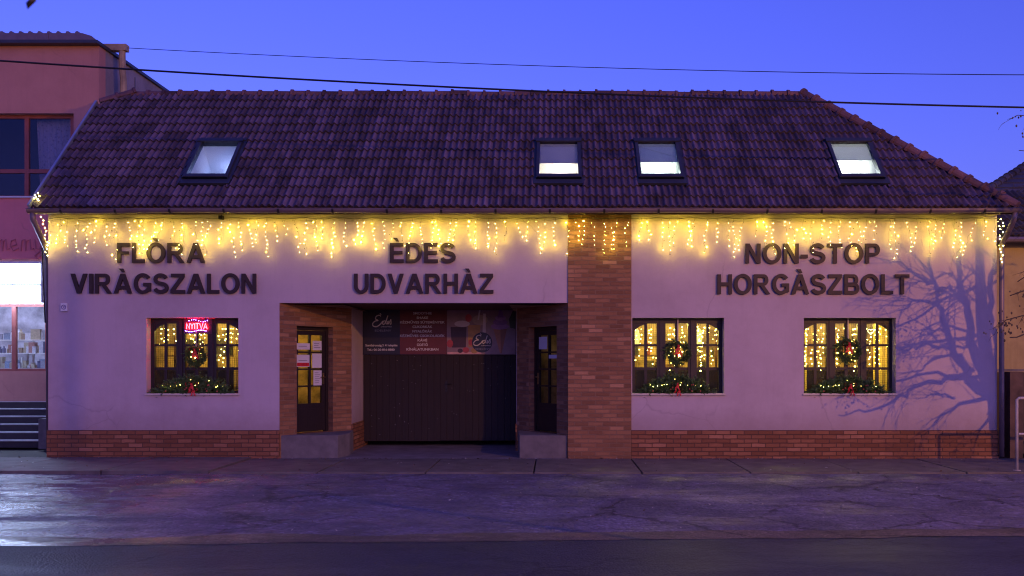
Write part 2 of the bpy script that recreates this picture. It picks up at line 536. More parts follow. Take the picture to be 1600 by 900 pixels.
sw = MB()
x = -.32 - 1.74 * 12
while x < 24:
    dz = U(-.006, .006)
    lift = .0 if x > -6.5 else .025
    sw.box(x + .012, x + 1.728, -2.2, -.03, -.04, .022 + dz * .5 + lift)
    x += 1.74
tag(sw.build('pavement', M['conc_slab'], merge=True, bevel=.006), kind='structure')
gr_ = MB()
gq = random.Random(9)
for _ in range(1500):     # leaves and grit blown against the wall and over the forecourt
    x = gq.uniform(-10, 9.5); y = -abs(gq.gauss(0, .10)) - .03 if gq.random() < .35 else gq.uniform(-7.6, -.05)
    z = .027 + (.025 if x < -6.5 else 0) if y > -2.2 else apron_h(x, y) + .003
    r_ = gq.uniform(.006, .02) * (1.6 if gq.random() < .12 else 1); a_ = gq.uniform(0, 6.3)
    u_, v_ = Vector((math.cos(a_), math.sin(a_), gq.uniform(-.3, .5))) * r_, Vector((-math.sin(a_), math.cos(a_), gq.uniform(-.2, .5))) * r_ * .7
    c_ = Vector((x, y, z + .004))
    gr_.face([c_ - u_, c_ + v_ * .8, c_ + u_, c_ - v_], 0 if gq.random() < .7 else 1)
tag(gr_.build('fallen_leaves', [pm('dead_leaf', (.10, .055, .025), .7, .5, 30), pm('pale_grit', (.42, .40, .38), .5, .3, 30)]), 'scattered dead leaves and pale grit over forecourt and pavement', 'litter', kind='stuff')
dw = MB(); dw.box(-5.2, .4, -.025, 6.5, -.04, .018)
tag(dw.build('driveway', pm('driveway_concrete', (.20, .18, .18), .6, .35, 2.5, .3, 30)), kind='structure')

# ================================================================== THE SHOP HOUSE
house = empty('shop_house', (-.6, 2.5, 0), 'long cream single storey shop house with brown tiled roof and brick pillar', 'building')
WIN = [(-6.64, -.845, .845), (2.29, -.845, .845), (5.445, -.845, .845)]
WZ0, WZ1 = 1.21, 2.605
wb = MB()
holes = [(c + a, c + b, WZ0, WZ1) for c, a, b in WIN]
wb.wall(-9.29, 8.15, .54, 4.56, holes + [(-5.04, .28, .50, 2.88)], 0, .3)
wb.box(-9.29, -9.0, .301, 5.0, 0, 4.9); wb.box(7.86, 8.15, .301, 5.0, 0, 4.5)
wb.box(-9.29, 8.15, 4.8, 5.0, 0, 4.5)
wb.mesh([(-9.285, -.02, 4.5), (-9.285, 5.1, 4.5), (-9.285, 2.34, 7.25)], [(0, 1, 2)])
wb.build('wall', M['plaster'], house)

for x0_, x1_ in ((-9.31, -5.045), (1.43, 8.17)):
    pl = MB(); pl.box(x0_, x1_, -.025, .29, 0, .538); pl.build('plinth', M['brick_dark'], house, merge=True, bevel=.006)
pi = MB(); pi.box(.262, 1.428, -.03, .29, 0, 4.495)
pi.build('brick_pillar', M['brick'], house, merge=True, bevel=.006)

# splayed entrance walls
LP0, LP1 = Vector((-5.036, .004, 0)), Vector((-4.02, 1.5, 0))
RP0, RP1 = Vector((.258, .004, 0)), Vector((-.74, 1.5, 0))


def splay(P0, P1, sgn):
    d = (P1 - P0).normalized()
    n = Vector((-d.y, d.x, 0)) * sgn
    return lambda p: P0 + d * p.x + n * p.y + Vector((0, 0, p.z)), (P1 - P0).length


LX, LLEN = splay(LP0, LP1, 1)
RX, RLEN = splay(RP0, RP1, -1)
DOOR = {'L': (.40, 1.30), 'R': (.36, 1.345)}
b = MB(LX); b.wall(0, LLEN, .02, 2.92, [(DOOR['L'][0], DOOR['L'][1], .44, 2.47)], 0, .26)
b.build('entrance_wall', M['brick'], house)
b = MB(RX); b.wall(0, RLEN, .02, 2.92, [(DOOR['R'][0], DOOR['R'][1], .44, 2.47)], 0, .26)
b.build('entrance_wall', M['brick'], house)
for x0_, x1_ in ((-4.3, -4.022), (-.74, -.45)):
    b = MB(); b.box(x0_, x1_, 1.49, 3.2, .56, 2.92); b.build('passage_wall', M['plaster'], house)
    b = MB(); b.box(x0_ - .02 * (x0_ > -2), x1_ + .02 * (x0_ < -2), 1.48, 3.0, .02, .558); b.build('passage_plinth', M['brick_dark'], house)
b = MB(); b.box(-5.5, .6, .295, 6, 2.885, 3.0)
b.build('passage_ceiling', M['fascia'], house)
b = MB(); b.box(-5, .2, 6.2, 6.3, 0, 3); b.box(-4.9, -4.3, 3.2, 6.2, 0, 3); b.box(-.45, .2, 3.2, 6.2, 0, 3)
b.build('dark_void_wall', M['black'], house)  # black walls stand in for the darkness behind the gate
# door steps
for pts in ([(-5.03, .03), (-3.98, .08), (-3.88, .6), (-3.98, 1.43), (-5.03, -.0 + .03)], [(.25, .03), (-.63, .08), (-.68, .8), (-.70, 1.40)]):
    st = MB()
    n = len(pts)
    st.mesh([(p[0], p[1], .01) for p in pts] + [(p[0], p[1], .44) for p in pts],
            [tuple(range(n)), tuple(range(n, 2 * n))] + [(i, (i + 1) % n, (i + 1) % n + n, i + n) for i in range(n)])
    st.build('door_step', M['conc'], house, merge=True, bevel=.012)

# gate
GX0, GX1, GY = -4.01, -.765, 2.6
g = MB()
xx = GX0
while xx < GX1 - .02:
    w = min(.135, GX1 - xx)
    top = 1.945
    g.box(xx + .0015, xx + w - .0015, GY + U(0, .006), GY + .04, .12 + (0.0 if xx < -2.4 else .012), top, tone=U(.2, .8))
    xx += .135
g.box(GX0, GX1, GY + .045, GY + .09, .35, .47); g.box(GX0, GX1, GY + .045, GY + .09, 1.5, 1.62)
gate = g.build('gate', M['gate'], house, merge=True, bevel=.002)
h = MB()
h.box(-2.285, -2.245, GY - .012, GY + .001, 1.16, 1.40); h.tube([(-2.265, GY - .01, 1.33), (-2.265, GY - .06, 1.33), (-2.15, GY - .06, 1.33)], .010, 6)
h.ico((-2.265, GY - .014, 1.21), .016, 0, 1)
h.build('handle', M['black'], gate)
nm_ = pm('nail_heads', (.35, .33, .32), .4, .2)
for _ in range(46):      # nail heads catching the light on the boards
    x, z = U(-3.9, -.9), U(.2, 1.9)
    sc_ = MB(); sc_.box(x, x + U(.008, .015), GY - .002, GY + .004, z, z + U(.006, .013)); sc_.build('nail_head', nm_, gate)
b = MB(); b.box(GX0, GX1, GY + .03, GY + .14, 1.95, 2.883)
b.build('gate_header', M['gate'], house)

# windows -----------------------------------------------------------------
CO = [(-.78, -.602), (-.551, -.372), (-.21, -.03), (.03, .21), (.372, .551), (.602, .78)]
RO = [(1.25, 1.645), (1.693, 2.082), (2.126, 2.512)]
for wi, (c, a, b_) in enumerate(WIN):
    f = MB()
    f.wall(c + a, c + b_, WZ0 + .003, WZ1 - .001, [(c - .78, c - .372, 1.25, 2.512), (c - .21, c + .21, 1.25, 2.512), (c + .372, c + .78, 1.25, 2.512)], .195, .27)
    for s in (-1, 1):
        f.box(c + s * .29 - .035, c + s * .29 + .035, .178, .194, WZ0 + .02, WZ1 - .03)
    win = f.build('window', M['frame'], house)
    m_ = MB()
    m_.wall(c - .80, c + .80, 1.23, 2.53, [(c + (x0 if x0 not in (-.78, -.21, .372) else x0 - .004), c + (x1 if x1 not in (.78, .21, -.372) else x1 + .004),
                                           z0 if z0 != 1.25 else 1.246, z1 if z1 != 2.512 else 2.516) for x0, x1 in CO for z0, z1 in RO], .214, .252)
    for s in (-1, 1):
        arc = [(c + s * .786, 2.518), (c + s * .786, 2.37), (c + s * .73, 2.425), (c + s * .66, 2.468), (c + s * .60, 2.49), (c + s * .595, 2.518)]
        m_.prism(arc if s > 0 else arc[::-1], .208, .25)
    m_.build('muntin', M['frame'], win)
    p = MB(); p.box(c - .79, c + .79, .228, .234, 1.24, 2.52)
    p.build('pane', M['glass'], win)
    s_ = MB(); s_.box(c + a - .02, c + b_ + .02, -.035, -.001, WZ0 - .028, WZ0); s_.box(c + a + .002, c + b_ - .002, 0.002, .194, WZ0 - .0, WZ0 + .006)
    s_.build('sill', pm('painted_sill_%d' % wi, (.55, .48, .42), .6, .15), win)
    gr = MB()
    for i in range(44):
        x = c - .80 + 1.6 * (i + .5) / 44
        gr.box(x - .0015, x + .0015, .30, .303, 1.23, 2.53)
    for i in range(32):
        z = 1.23 + 1.3 * (i + .5) / 32
        gr.box(c - .81, c + .81, .3045, .3085, z - .0015, z + .0015)
    gr.build('grille', M['black'], win)

# doors ------------------------------------------------------------------
for key, X in (('L', LX), ('R', RX)):
    u0, u1 = DOOR[key]
    f = MB(X)
    f.wall(u0 + .004, u1 - .004, .442, 2.467, [(u0 + .07, u1 - .07, .44, 2.40)], .13, .21)
    door = f.build('door', M['frame'], house)
    a, e = u0 + .074, u1 - .074
    mid = (a + e) / 2
    cols = [(a + .085, mid - .022), (mid + .022, e - .085)]
    zs = [1.0, 1.315, 1.345, 1.64, 1.67, 1.965, 1.995, 2.31]
    lf = MB(X)
    lf.wall(a, e, .46, 2.395, [(x0, x1, zs[2 * i], zs[2 * i + 1]) for x0, x1 in cols for i in range(4)], .145, .19)
    lf.box(a + .1, e - .1, .138, .146, .56, .90)
    lf.build('door_leaf', M['frame'], door)
    gl = MB(X); gl.box(a + .06, e - .06, .165, .170, .98, 2.33)
    gl.build('pane', M['glass'], door)
    hd = MB(X)
    hd.box(e - .062, e - .03, .134, .146, 1.36, 1.58); hd.tube([(e - .045, .14, 1.50), (e - .045, .09, 1.50), (e - .15, .09, 1.495)], .011, 6)
    hd.build('handle', pm('brass_handle_' + key, (.55, .42, .2), .3, .1, metal=1), door)

# roof -------------------------------------------------------------------
TH = math.atan(1.01)
SV, NV = Vector((0, math.cos(TH), math.sin(TH))), Vector((0, -math.sin(TH), math.cos(TH)))
E0 = Vector((0, -.45, 4.56))
SL = 2.79 / math.cos(TH)


def RP(x, t, h=0.0):
    q = E0 + SV * t + NV * h
    return Vector((x, q.y, q.z))


def hipx(t): return 8.27 - 3.05 * t / SL
def verx(t): return -9.34 if t < 3.56 else -9.34 + .58 * (t - 3.56) / (SL - 3.56)


SKY = [(-6.44, 'k'), (.097, 'k'), (1.99, 'k'), (5.70, 'k')]
ST0, ST1, SHW = .80, 2.10, .42
ROWS, TW = 13, .24
GA = SL / ROWS


def tiled_slope(rb, place, x0, x1, rows, lim_lo, lim_hi, skip, r):
    S = 8
    ncol = int((x1 - x0) / TW) + 1
    for rr in range(rows):
        for cc in range(ncol):
            xa = x0 + cc * TW
            tb = rr * GA - .03 + r.gauss(0, .004)
            tt = (rr + 1) * GA + .02
            lift = .046 + r.gauss(0, .004)
            skew = r.gauss(0, .006)
            tone = min(1, max(0, r.gauss(.48, .14)))
            pr = []
            for k in range(2 * S + 1):
                u = k / (2 * S)
                x = xa + u * (TW + .004)
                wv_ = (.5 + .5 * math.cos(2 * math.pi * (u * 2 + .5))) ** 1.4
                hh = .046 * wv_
                xb = min(max(x, lim_lo(tb)), lim_hi(tb)); xt = min(max(x, lim_lo(tt)), lim_hi(tt))
                tbb = tb + skew * (u - .5) * 2
                pr.append((place(xb, tbb, lift + hh), place(xt, tt, .002 + hh), place(xb, tbb + .002, lift + hh - .044), xb, xt, wv_))
            for k in range(2 * S):
                p, q = pr[k], pr[k + 1]
                if q[3] - p[3] < 1e-6 and q[4] - p[4] < 1e-6: continue
                xm, tm = (p[3] + q[3]) / 2, (tb + tt) / 2
                if skip and skip(xm, tm): continue
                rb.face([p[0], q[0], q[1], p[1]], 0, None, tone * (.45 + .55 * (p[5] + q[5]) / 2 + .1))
                rb.face([p[2], q[2], q[0], p[0]], 0, None, tone * .12)  # lip faces toned down to paint the shade line under each course


def in_sky(x, t):
    return any(abs(x - c) < SHW + .02 and ST0 - .07 < t < ST1 + .03 for c, _ in SKY)


rr_ = random.Random(5)
rb = MB()
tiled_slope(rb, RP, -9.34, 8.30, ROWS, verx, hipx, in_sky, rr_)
# underlay, hip end and rear slope
for i in range(26):
    t0, t1 = i * SL / 26, (i + 1) * SL / 26
    xs = [verx(t0) + .02] + [v for c, _ in SKY for v in (c - SHW + .03, c + SHW - .03)] + [0]
    tm = (t0 + t1) / 2
    seg = [(-9.3, None)]
    cuts = [(c - SHW + .03, c + SHW - .03) for c, _ in SKY] if ST0 + .02 < tm < ST1 - .02 else []
    xa0, xa1 = verx(t0) + .02, verx(t1) + .02
    for (ca, cb) in cuts:
        rb.face([RP(xa0, t0, -.012), RP(ca, t0, -.012), RP(ca, t1, -.012), RP(xa1, t1, -.012)], 0, None, .2)
        xa0 = xa1 = cb
    rb.face([RP(xa0, t0, -.012), RP(hipx(t0) - .01, t0, -.012), RP(hipx(t1) - .01, t1, -.012), RP(xa1, t1, -.012)], 0, None, .2)
ridge_y, ridge_z = RP(0, SL).y, RP(0, SL).z
rb.face([(8.26, -.44, 4.54), (8.26, 5.12, 4.54), (5.21, ridge_y, ridge_z - .01)], 0, None, .4)
rb.face([(-9.33, 2 * ridge_y + .45, 4.56), (8.26, 2 * ridge_y + .45, 4.56), (5.21, ridge_y, ridge_z - .01), (-8.76, ridge_y, ridge_z - .01), (-9.33, ridge_y + .3, ridge_z - .3)], 0, None, .4)
pA, pB = RP(-9.34, 3.56), RP(-8.76, SL)
rb.face([pA + Vector((0, 0, -.01)), (-9.34, 2 * ridge_y - pA.y, pA.z - .01), pB + Vector((0, 0, -.01))], 0, None, .4)
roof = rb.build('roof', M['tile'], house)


def caps(mb, A, B, r=.085, step=.335, seed=1):
    A, B = Vector(A), Vector(B)
    d = (B - A).normalized()
    side = d.cross(Vector((0, 0, 1))).normalized()
    up = side.cross(d).normalized()
    q = random.Random(seed)
    n = int((B - A).length / step + .5)
    stp = (B - A).length / n
    for i in range(n):
        tone = min(1, max(0, q.gauss(.5, .2)))
        p0, p1 = A + d * (i * stp - .01), A + d * ((i + 1) * stp + .03)
        ra, rb2 = r * 1.0, r * 1.06
        dz = q.gauss(0, .006)
        for (s0, s1, q0, q1) in ((p0, p1, ra, rb2), (p1 - d * .05, p1, rb2 + .022, rb2 + .026)):
            vs = []
            for k in range(9):
                an = math.pi * (k / 8) * 1.15 - .12
                for (pp, rad) in ((s0, q0), (s1, q1)):
                    vs.append(pp + side * math.cos(an) * rad * 1.15 + up * (math.sin(an) * rad + dz))
            mb.mesh(vs, [(2 * k, 2 * k + 2, 2 * k + 3, 2 * k + 1) for k in range(8)] + [tuple(range(0, 18, 2)), tuple(range(17, 0, -2))], 0, tone)


rc = MB()
caps(rc, RP(5.22, SL, .0) - Vector((0, 0, .02)), RP(-8.76, SL, .0) - Vector((0, 0, .02)), .08, .335, 2)
rc.build('ridge_caps', M['ridge'], roof)
rc = MB(); caps(rc, RP(8.27, -.02, .045), RP(5.2, SL - .02, .02), .09, .34, 3); rc.build('hip_caps', M['ridge'], roof)
rc = MB(); caps(rc, RP(-9.30, 3.58, .02), RP(-8.72, SL, .02), .085, .34, 4)
rc.build('hip_caps', M['ridge'], roof)
vb = MB(); A, B = RP(-9.37, -.03, .03), RP(-9.37, 3.56, .03)
vb.obox((A + B) / 2, (1, 0, 0), SV, NV, .022, (B - A).length / 2, .055)
vb.build('verge_flashing', pm('zinc_verge_flashing', (.42, .44, .50), .35, .15, 4, .05, metal=.6), roof)

# roof windows -----------------------------------------------------------
for i, (c, _) in enumerate(SKY):
    f = MB(lambda p: RP(p.x, p.z, p.y))
    f.wall(c - SHW, c + SHW, ST0, ST1, [(c - SHW + .06, c + SHW - .06, ST0 + .12, ST1 - .08)], .10, -.02)
    f.box(c - SHW - .02, c + SHW + .02, .095, .125, ST1 - .11, ST1 - .02)
    f.box(c - SHW + .02, c + SHW - .02, .098, .115, ST0 + .02, ST0 + .10)
    sk = f.build('roof_window', M['dmetal'], house)
    fl = MB(lambda p: RP(p.x, p.z, p.y))
    fl.box(c - SHW - .06, c + SHW + .06, .012, .066, ST0 - .14, ST0 - .003)
    for s in (-1, 1):
        fl.box(c + s * (SHW + .035) - .032, c + s * (SHW + .035) + .032, .0, .055, ST0 - .0, ST1 + .03)
    fl.box(c - SHW - .05, c + SHW + .05, .0, .07, ST1 + .003, ST1 + .09)
    fl.build('flashing', M['dmetal'], sk)
    p = MB(lambda p: RP(p.x, p.z, p.y)); p.box(c - SHW + .05, c + SHW - .05, .050, .056, ST0 + .10, ST1 - .06)
    p.build('pane', M['skyglass'], sk)
    rm = MB(lambda p: RP(p.x, p.z, p.y))
    x0, x1, t0, t1, dp = c - SHW + .05, c + SHW - .05, ST0 + .10, ST1 - .06, -1.15
    for fc in ([(x0, -.02, t0), (x0, -.02, t1), (x0, dp, t1), (x0, dp, t0)], [(x1, -.02, t0), (x1, -.02, t1), (x1, dp, t1), (x1, dp, t0)],
               [(x0, -.02, t0), (x1, -.02, t0), (x1, dp, t0), (x0, dp, t0)], [(x0, -.02, t1), (x1, -.02, t1), (x1, dp, t1), (x0, dp, t1)],
               [(x0, dp, t0), (x1, dp, t0), (x1, dp, t1), (x0, dp, t1)]):
        rm.face(fc)
    rm.build('light_shaft', M['bright_in'], sk)
    if i:
        bl = MB(lambda p: RP(p.x, p.z, p.y))
        lo = [0, ST0 + .56, ST0 + .60, ST0 + .66][i]
        bl.box(c - SHW + .055, c + SHW - .055, .026, .032, lo, ST1 - .07)
        bk_ = NT('roller_blind_%d' % i)
        cb_ = [(0, 0, 0), (.50, .47, .52), (.44, .44, .54), (.70, .70, .66)][i]
        bk_.b.inputs['Base Color'].default_value = (*cb_, 1); bk_.b.inputs['Roughness'].default_value = .9
        tb_ = bk_.n('ShaderNodeBsdfTranslucent'); tb_.inputs[0].default_value = (*cb_, 1)
        mb_ = bk_.n('ShaderNodeMixShader'); mb_.inputs[0].default_value = [0, .35, .4, .55][i]
        bk_.l(bk_.b.outputs[0], mb_.inputs[1]); bk_.l(tb_.outputs[0], mb_.inputs[2]); bk_.l(mb_.outputs[0], bk_.out.inputs[0])
        bl.build('blind', bk_.m, sk)
    L = bpy.data.lights.new('attic_lamp_or_fill', 'POINT'); L.energy = [5.5, 18, 18, 22][i]; L.color = [(.42, .50, 1), (1, .80, .62), (.92, 1, .80), (1, 1, .85)][i]; L.shadow_soft_size = .08  # first is an added cool fill; the left attic has no lamp
    o = bpy.data.objects.new('attic_lamp_or_fill', L); COL.objects.link(o); o.parent = house
    o.location = RP(c + .05, ST0 + 1.0, -.55) - wloc(house)
    if i == 1:
        gl = MB(); gl.ico(RP(c + .12, ST0 + .33, -.35), .075, 0, 1)
        gl.build('lamp_globe', emit('attic_globe', (1, .86, .6), 5), sk)
    if i == 3:
        gl = MB(lambda p: RP(p.x, p.z, p.y)); gl.box(c + .0, c + .33, -.9, -.25, ST0 + .12, ST0 + .45)
        gl.build('attic_cupboard', pm('grey_cupboard', (.32, .34, .42), .7, .05), sk)

# gutter, eave, downpipes ------------------------------------------------
gt = MB()
GYc, GZc, GR = -.545, 4.512, .072
xs = [-9.36 + (8.31 + 9.36) * i / 40 for i in range(41)]
prof = [(GR * math.cos(a), GR * math.sin(a)) for a in [math.pi * (1 + k / 10) for k in range(11)]] + [(GR * .94 * math.cos(a), GR * .94 * math.sin(a)) for a in [math.pi * (2 - k / 10) for k in range(11)]]
vs, fs = [], []
for x in xs:
    sag = .006 * math.sin(x * .9) - .003 * math.sin(x * 2.1)
    vs += [(x, GYc + a, GZc + b + sag) for a, b in prof]
n = len(prof)
for i in range(40):
    fs += [(i * n + k, i * n + (k + 1) % n, (i + 1) * n + (k + 1) % n, (i + 1) * n + k) for k in range(n)]
fs += [tuple(range(n)), tuple(range(40 * n, 41 * n))]
gt.mesh(vs, fs)
gt.tube([(x, GYc - GR, GZc + .006 * math.sin(x * .9) - .003 * math.sin(x * 2.1)) for x in xs], .010, 6)
gutter = gt.build('gutter', M['metal'], house, smooth=True)
x = -8.75
while x < 8.2:
    bk = MB()
    pts = [(x, GYc + (GR + .005) * math.cos(a), GZc + (GR + .005) * math.sin(a)) for a in [math.pi * (1 + k / 10) for k in range(11)]]
    pts = [(x, GYc - GR + .004, GZc + .02)] + pts + [(x, GYc + GR + .02, GZc + .06)]
    for p, q in zip(pts, pts[1:]):
        p, q = Vector(p), Vector(q)
        dd = (q - p).normalized()
        bk.obox((p + q) / 2, (1, 0, 0), dd, Vector((1, 0, 0)).cross(dd), .019, (q - p).length / 2 + .002, .003)
    bk.build('bracket', M['black'], gutter)
    x += .965
ev = MB()
ev.box(-9.3, 8.2, -.458, -.43, 4.44, 4.575); ev.box(-9.29, 8.2, -.428, -.002, 4.500, 4.525)
ev.build('eave_board', M['fascia'], house)
for pts, m_ in (([(-9.28, -.545, 4.47), (-9.28, -.53, 4.33), (-9.26, -.40, 4.16), (-9.33, .03, 3.85), (-9.345, .12, 3.7), (-9.345, .12, .1)], M['metal']),
                ([(8.22, -.545, 4.46), (8.21, -.52, 4.33), (8.19, -.30, 4.08), (8.21, -.06, 3.95), (8.21, -.055, 3.80), (8.21, -.055, 1.3), (8.21, -.055, .06)], M['metal'])):
    d_ = MB(); d_.tube(pts, .046, 10)
    d_.build('downpipe', m_, house, smooth=True)

# rooms behind the windows ----------------------------------------------
rm = MB()
def quad(b, *p): b.face(list(p))
for (x0, x1, xp) in ((-8.95, -4.32, -4.32), (.65, 7.8, -.43)):
    lx, hx = min(x0, xp), max(x1, xp)
    quad(rm, (lx, .305, .42), (hx, .305, .42), (hx, 3.1, .42), (lx, 3.1, .42))
    quad(rm, (lx - .4, .305, 2.86), (hx + .4, .305, 2.86), (hx + .4, 3.1, 2.86), (lx - .4, 3.1, 2.86))
    quad(rm, (lx, 3.1, .42), (hx, 3.1, .42), (hx, 3.1, 2.86), (lx, 3.1, 2.86))
    for xx in (lx, hx):
        y0 = .305 if xx in (x0, x1) and xx not in (xp,) else 1.75
        quad(rm, (xx, y0, .42), (xx, 3.1, .42), (xx, 3.1, 2.86), (xx, y0, 2.86))
quad(rm, (1.36, .32, .42), (1.36, 3.1, .42), (1.36, 3.1, 2.86), (1.36, .32, 2.86))  # added partition, keeps lamp light away from the right door
quad(rm, (4.0, .31, .42), (4.0, 3.1, .42), (4.0, 3.1, 2.86), (4.0, .31, 2.86))
rm.build('room_lining', pm('patterned_inner_wall', (.40, .28, .13), .85, .75, 3.2, .1), house)
for loc, e_, c_ in (((-7.3, 1.9, 2.62), 95, (1, .74, .18)), ((-5.1, 1.9, 2.6), 16, (1, .60, .16)), ((2.3, 1.7, 2.62), 150, (1, .80, .18)), ((5.6, 1.5, 2.62), 170, (1, .80, .18)), ((.5, 2.3, 2.5), 2.5, (1, .8, .5))):
    L = bpy.data.lights.new('room_lamp', 'POINT'); L.energy = e_; L.color = c_; L.shadow_soft_size = .1
    o = bpy.data.objects.new('room_lamp', L); COL.objects.link(o); o.parent = house; o.location = Vector(loc) - wloc(house)

# ================================================================== LEFT NEIGHBOUR
LYF = 3.8
kx = (LYF + CD) / FPX
def LW(px, py, y=LYF): return WP(px, py, y)
left = empty('two_storey_shop', (-15, 8, 0), 'taller pinkish rendered shop with flat roof left of the cream house', 'building')
lx1 = LW(155, 0).x
wz1, wz0 = LW(0, 177).z, LW(0, 307).z
sz1, sz0 = LW(0, 477).z, LW(0, 580).z
b = MB()
b.wall(-26, lx1, .0, 8.86, [(-16.5, LW(115, 0).x, wz0, wz1), (-16.5, LW(74, 0).x, sz0, sz1 + .02)], LYF, LYF + .3)
b.wall(LYF + .301, 22, 0, 8.86, [], 0, .3) if False else None
b.build('wall', plaster('salmon_render', (.54, .27, .22), (.55, .5, .5), .45), left)
b = MB(); b.box(lx1 - .3, lx1, LYF + .301, 16, 0, 8.86); b.box(-26, -25.7, LYF + .301, 16, 0, 8.86); b.box(-26, lx1, 15.9, 16.1, 0, 8.86)
b.build('side_wall', plaster('patchy_grey_render', (.34, .31, .32), (.35, .33, .33), .8), left)
b = MB(); b.wall(-26, lx1 - .6, 0, 0.01, [], 0, .01) if False else None
b.box(-26, lx1 + .05, LYF - .055, LYF - .002, LW(0, 408).z + .02, wz0 - .03) if False else None
b.box(-26, LW(64, 0).x + 1.2, LYF - .012, LYF - .001, LW(0, 408).z + .05, wz0 - .04)
b.build('glow_band', plaster('red_glow_band', (.82, .28, .27), (.6, .5, .5), .3), left)  # red glow on the wall put into the band's colour
b = MB()
b.box(-26.2, lx1 + .06, LYF - .22, 16.2, 8.862, 8.93)
b.build('roof_slab', M['dmetal'], left)
b = MB()
b.box(-26, lx1 - .32, LYF - .12, LYF - .06, 8.935, 9.11)
for i in range(28):
    x = lx1 - .45 - i * .21
    if i % 7 == 3: b.box(x - .012, x + .012, LYF - .135, LYF - .121, 8.94, 9.12)
    b.tube([(x, LYF - .10, 9.12), (x, LYF + .6, 9.14)], .045, 6)
b.prism([(lx1 - .32, 8.935), (lx1 + .02, 8.935), (lx1 - .12, 9.05), (lx1 - .32, 9.11)], LYF - .12, LYF - .06)
b.build('roof_edge', M['metal'], left)
b = MB()
p0 = WP(165, 75, 4.3)
b.box(p0.x - .05, WP(199, 75, 4.3).x, 4.22, 4.40, WP(0, 80, 4.3).z, WP(0, 70, 4.3).z)
b.tube([WP(191, 80, 4.3), WP(191, 105, 4.3), WP(193, 125, 4.3), WP(193, 190, 4.3)], .075, 10)
b.build('drain_pipe', pm('yellowed_pipe', (.36, .27, .15), .6, .35, 3, .1), left)
for i in range(6):
    b = MB(); b.box(lx1 + .001, lx1 + .012, 5.6 + i * 1.5, 5.62 + i * 1.5, 6.5, 8.7); b.build('panel_joint', M['dmetal'], left)
# upper window
frm = pm('red_window_frame', (.30, .085, .07), .5, .2, 4)
f = MB()
wx1 = LW(115, 0, LYF + .22).x
xm = LW(43, 0, LYF + .22).x
zm = LW(0, 268, LYF + .22).z
f.wall(-16.5, LW(115, 0).x, wz0, wz1, [(xm + .045, wx1 - .05, zm + .045, wz1 - .07), (xm + .045, wx1 - .05, wz0 + .05, zm - .045), (-14.6, xm - .045, zm + .045, wz1 - .07), (-14.6, xm - .045, wz0 + .05, zm - .045)], LYF + .18, LYF + .26)
f.box(xm - .008, xm + .008, LYF + .172, LYF + .181, wz0 + .05, wz1 - .07)
uw = f.build('window', frm, left)
p = MB(); p.box(-14.7, wx1 - .03, LYF + .215, LYF + .222, wz0 + .03, wz1 - .05); p.build('pane', glass('dark_glass', (.75, .78, .85), 1.0), uw)
s_ = MB(); s_.box(-16.5, LW(115, 0).x + .06, LYF - .07, LYF + .17, wz0 - .035, wz0 - .002); s_.build('sill', M['white'], uw)
dk = MB(); dk.box(-16.6, LW(115, 0).x + .2, LYF + 1.6, LYF + 1.7, wz0 - .3, wz1 + .3); dk.build('dark_room', pm('dark_room', (.02, .025, .05), .9), left)
cu = MB()
cx0, cx1 = LW(57, 0, LYF + .45).x, wx1 + .3
for i in range(60):
    xa, xb = cx0 + (cx1 - cx0) * i / 60, cx0 + (cx1 - cx0) * (i + 1) / 60
    ya, yb = LYF + .45 + .03 * math.sin(i * 1.3), LYF + .45 + .03 * math.sin((i + 1) * 1.3)
    sw0 = .25 * max(0, 1 - i / 8)
    cu.face([(xa + sw0 * .4, ya, wz0 - .1), (xb + sw0 * .4, yb, wz0 - .1), (xb, yb, wz1 + .1), (xa, ya, wz1 + .1)])
lace = NT('lace_curtain')
lv = lace.n('ShaderNodeTexVoronoi'); lv.inputs['Scale'].default_value = 16; lace.l(lace.coord('Object'), lv.inputs['Vector'])
lace.l(lace.ramp(lv.outputs['Distance'], [(.15, (.42, .36, .40)), (.5, (.62, .55, .58))]), lace.b.inputs['Base Color'])
tag(cu.build('lace_curtain', lace.m, smooth=True), 'patterned lace curtain drawn behind upper window of the pinkish shop', 'curtain')
# shop window of the left neighbour
f = MB()
yb_ = LYF + .06
m22, mr = LW(22.5, 0, yb_).x, LW(73, 0, yb_).x
f.wall(-16.5, LW(74, 0).x, sz0, sz1 + .02, [(m22 + .045, mr - .02, sz0 + .06, sz1 - .03), (-14.6, m22 - .045, sz0 + .06, sz1 - .03)], LYF + .03, LYF + .11)
sw_ = f.build('shop_window', frm, left)
p = MB(); p.box(-14.7, mr, LYF + .065, LYF + .071, sz0 + .03, sz1); p.build('pane', glass('shop_glass', (.9, .93, .95), .6), sw_)
r2 = MB()
for fc in ([(-16.5, 4.11, sz0 - .05), (-10.6, 4.11, sz0 - .05), (-10.6, 6.4, sz0 - .05), (-16.5, 6.4, sz0 - .05)], [(-16.5, 4.11, 4.2), (-10.6, 4.11, 4.2), (-10.6, 6.4, 4.2), (-16.5, 6.4, 4.2)],
           [(-16.5, 6.4, sz0 - .05), (-10.6, 6.4, sz0 - .05), (-10.6, 6.4, 4.2), (-16.5, 6.4, 4.2)], [(-10.6, 4.11, sz0 - .05), (-10.6, 6.4, sz0 - .05), (-10.6, 6.4, 4.2), (-10.6, 4.11, 4.2)]):
    r2.face(fc)
r2.build('room_lining', pm('shop_back_wall', (.45, .45, .52), .8, .5, 3, .1), left)
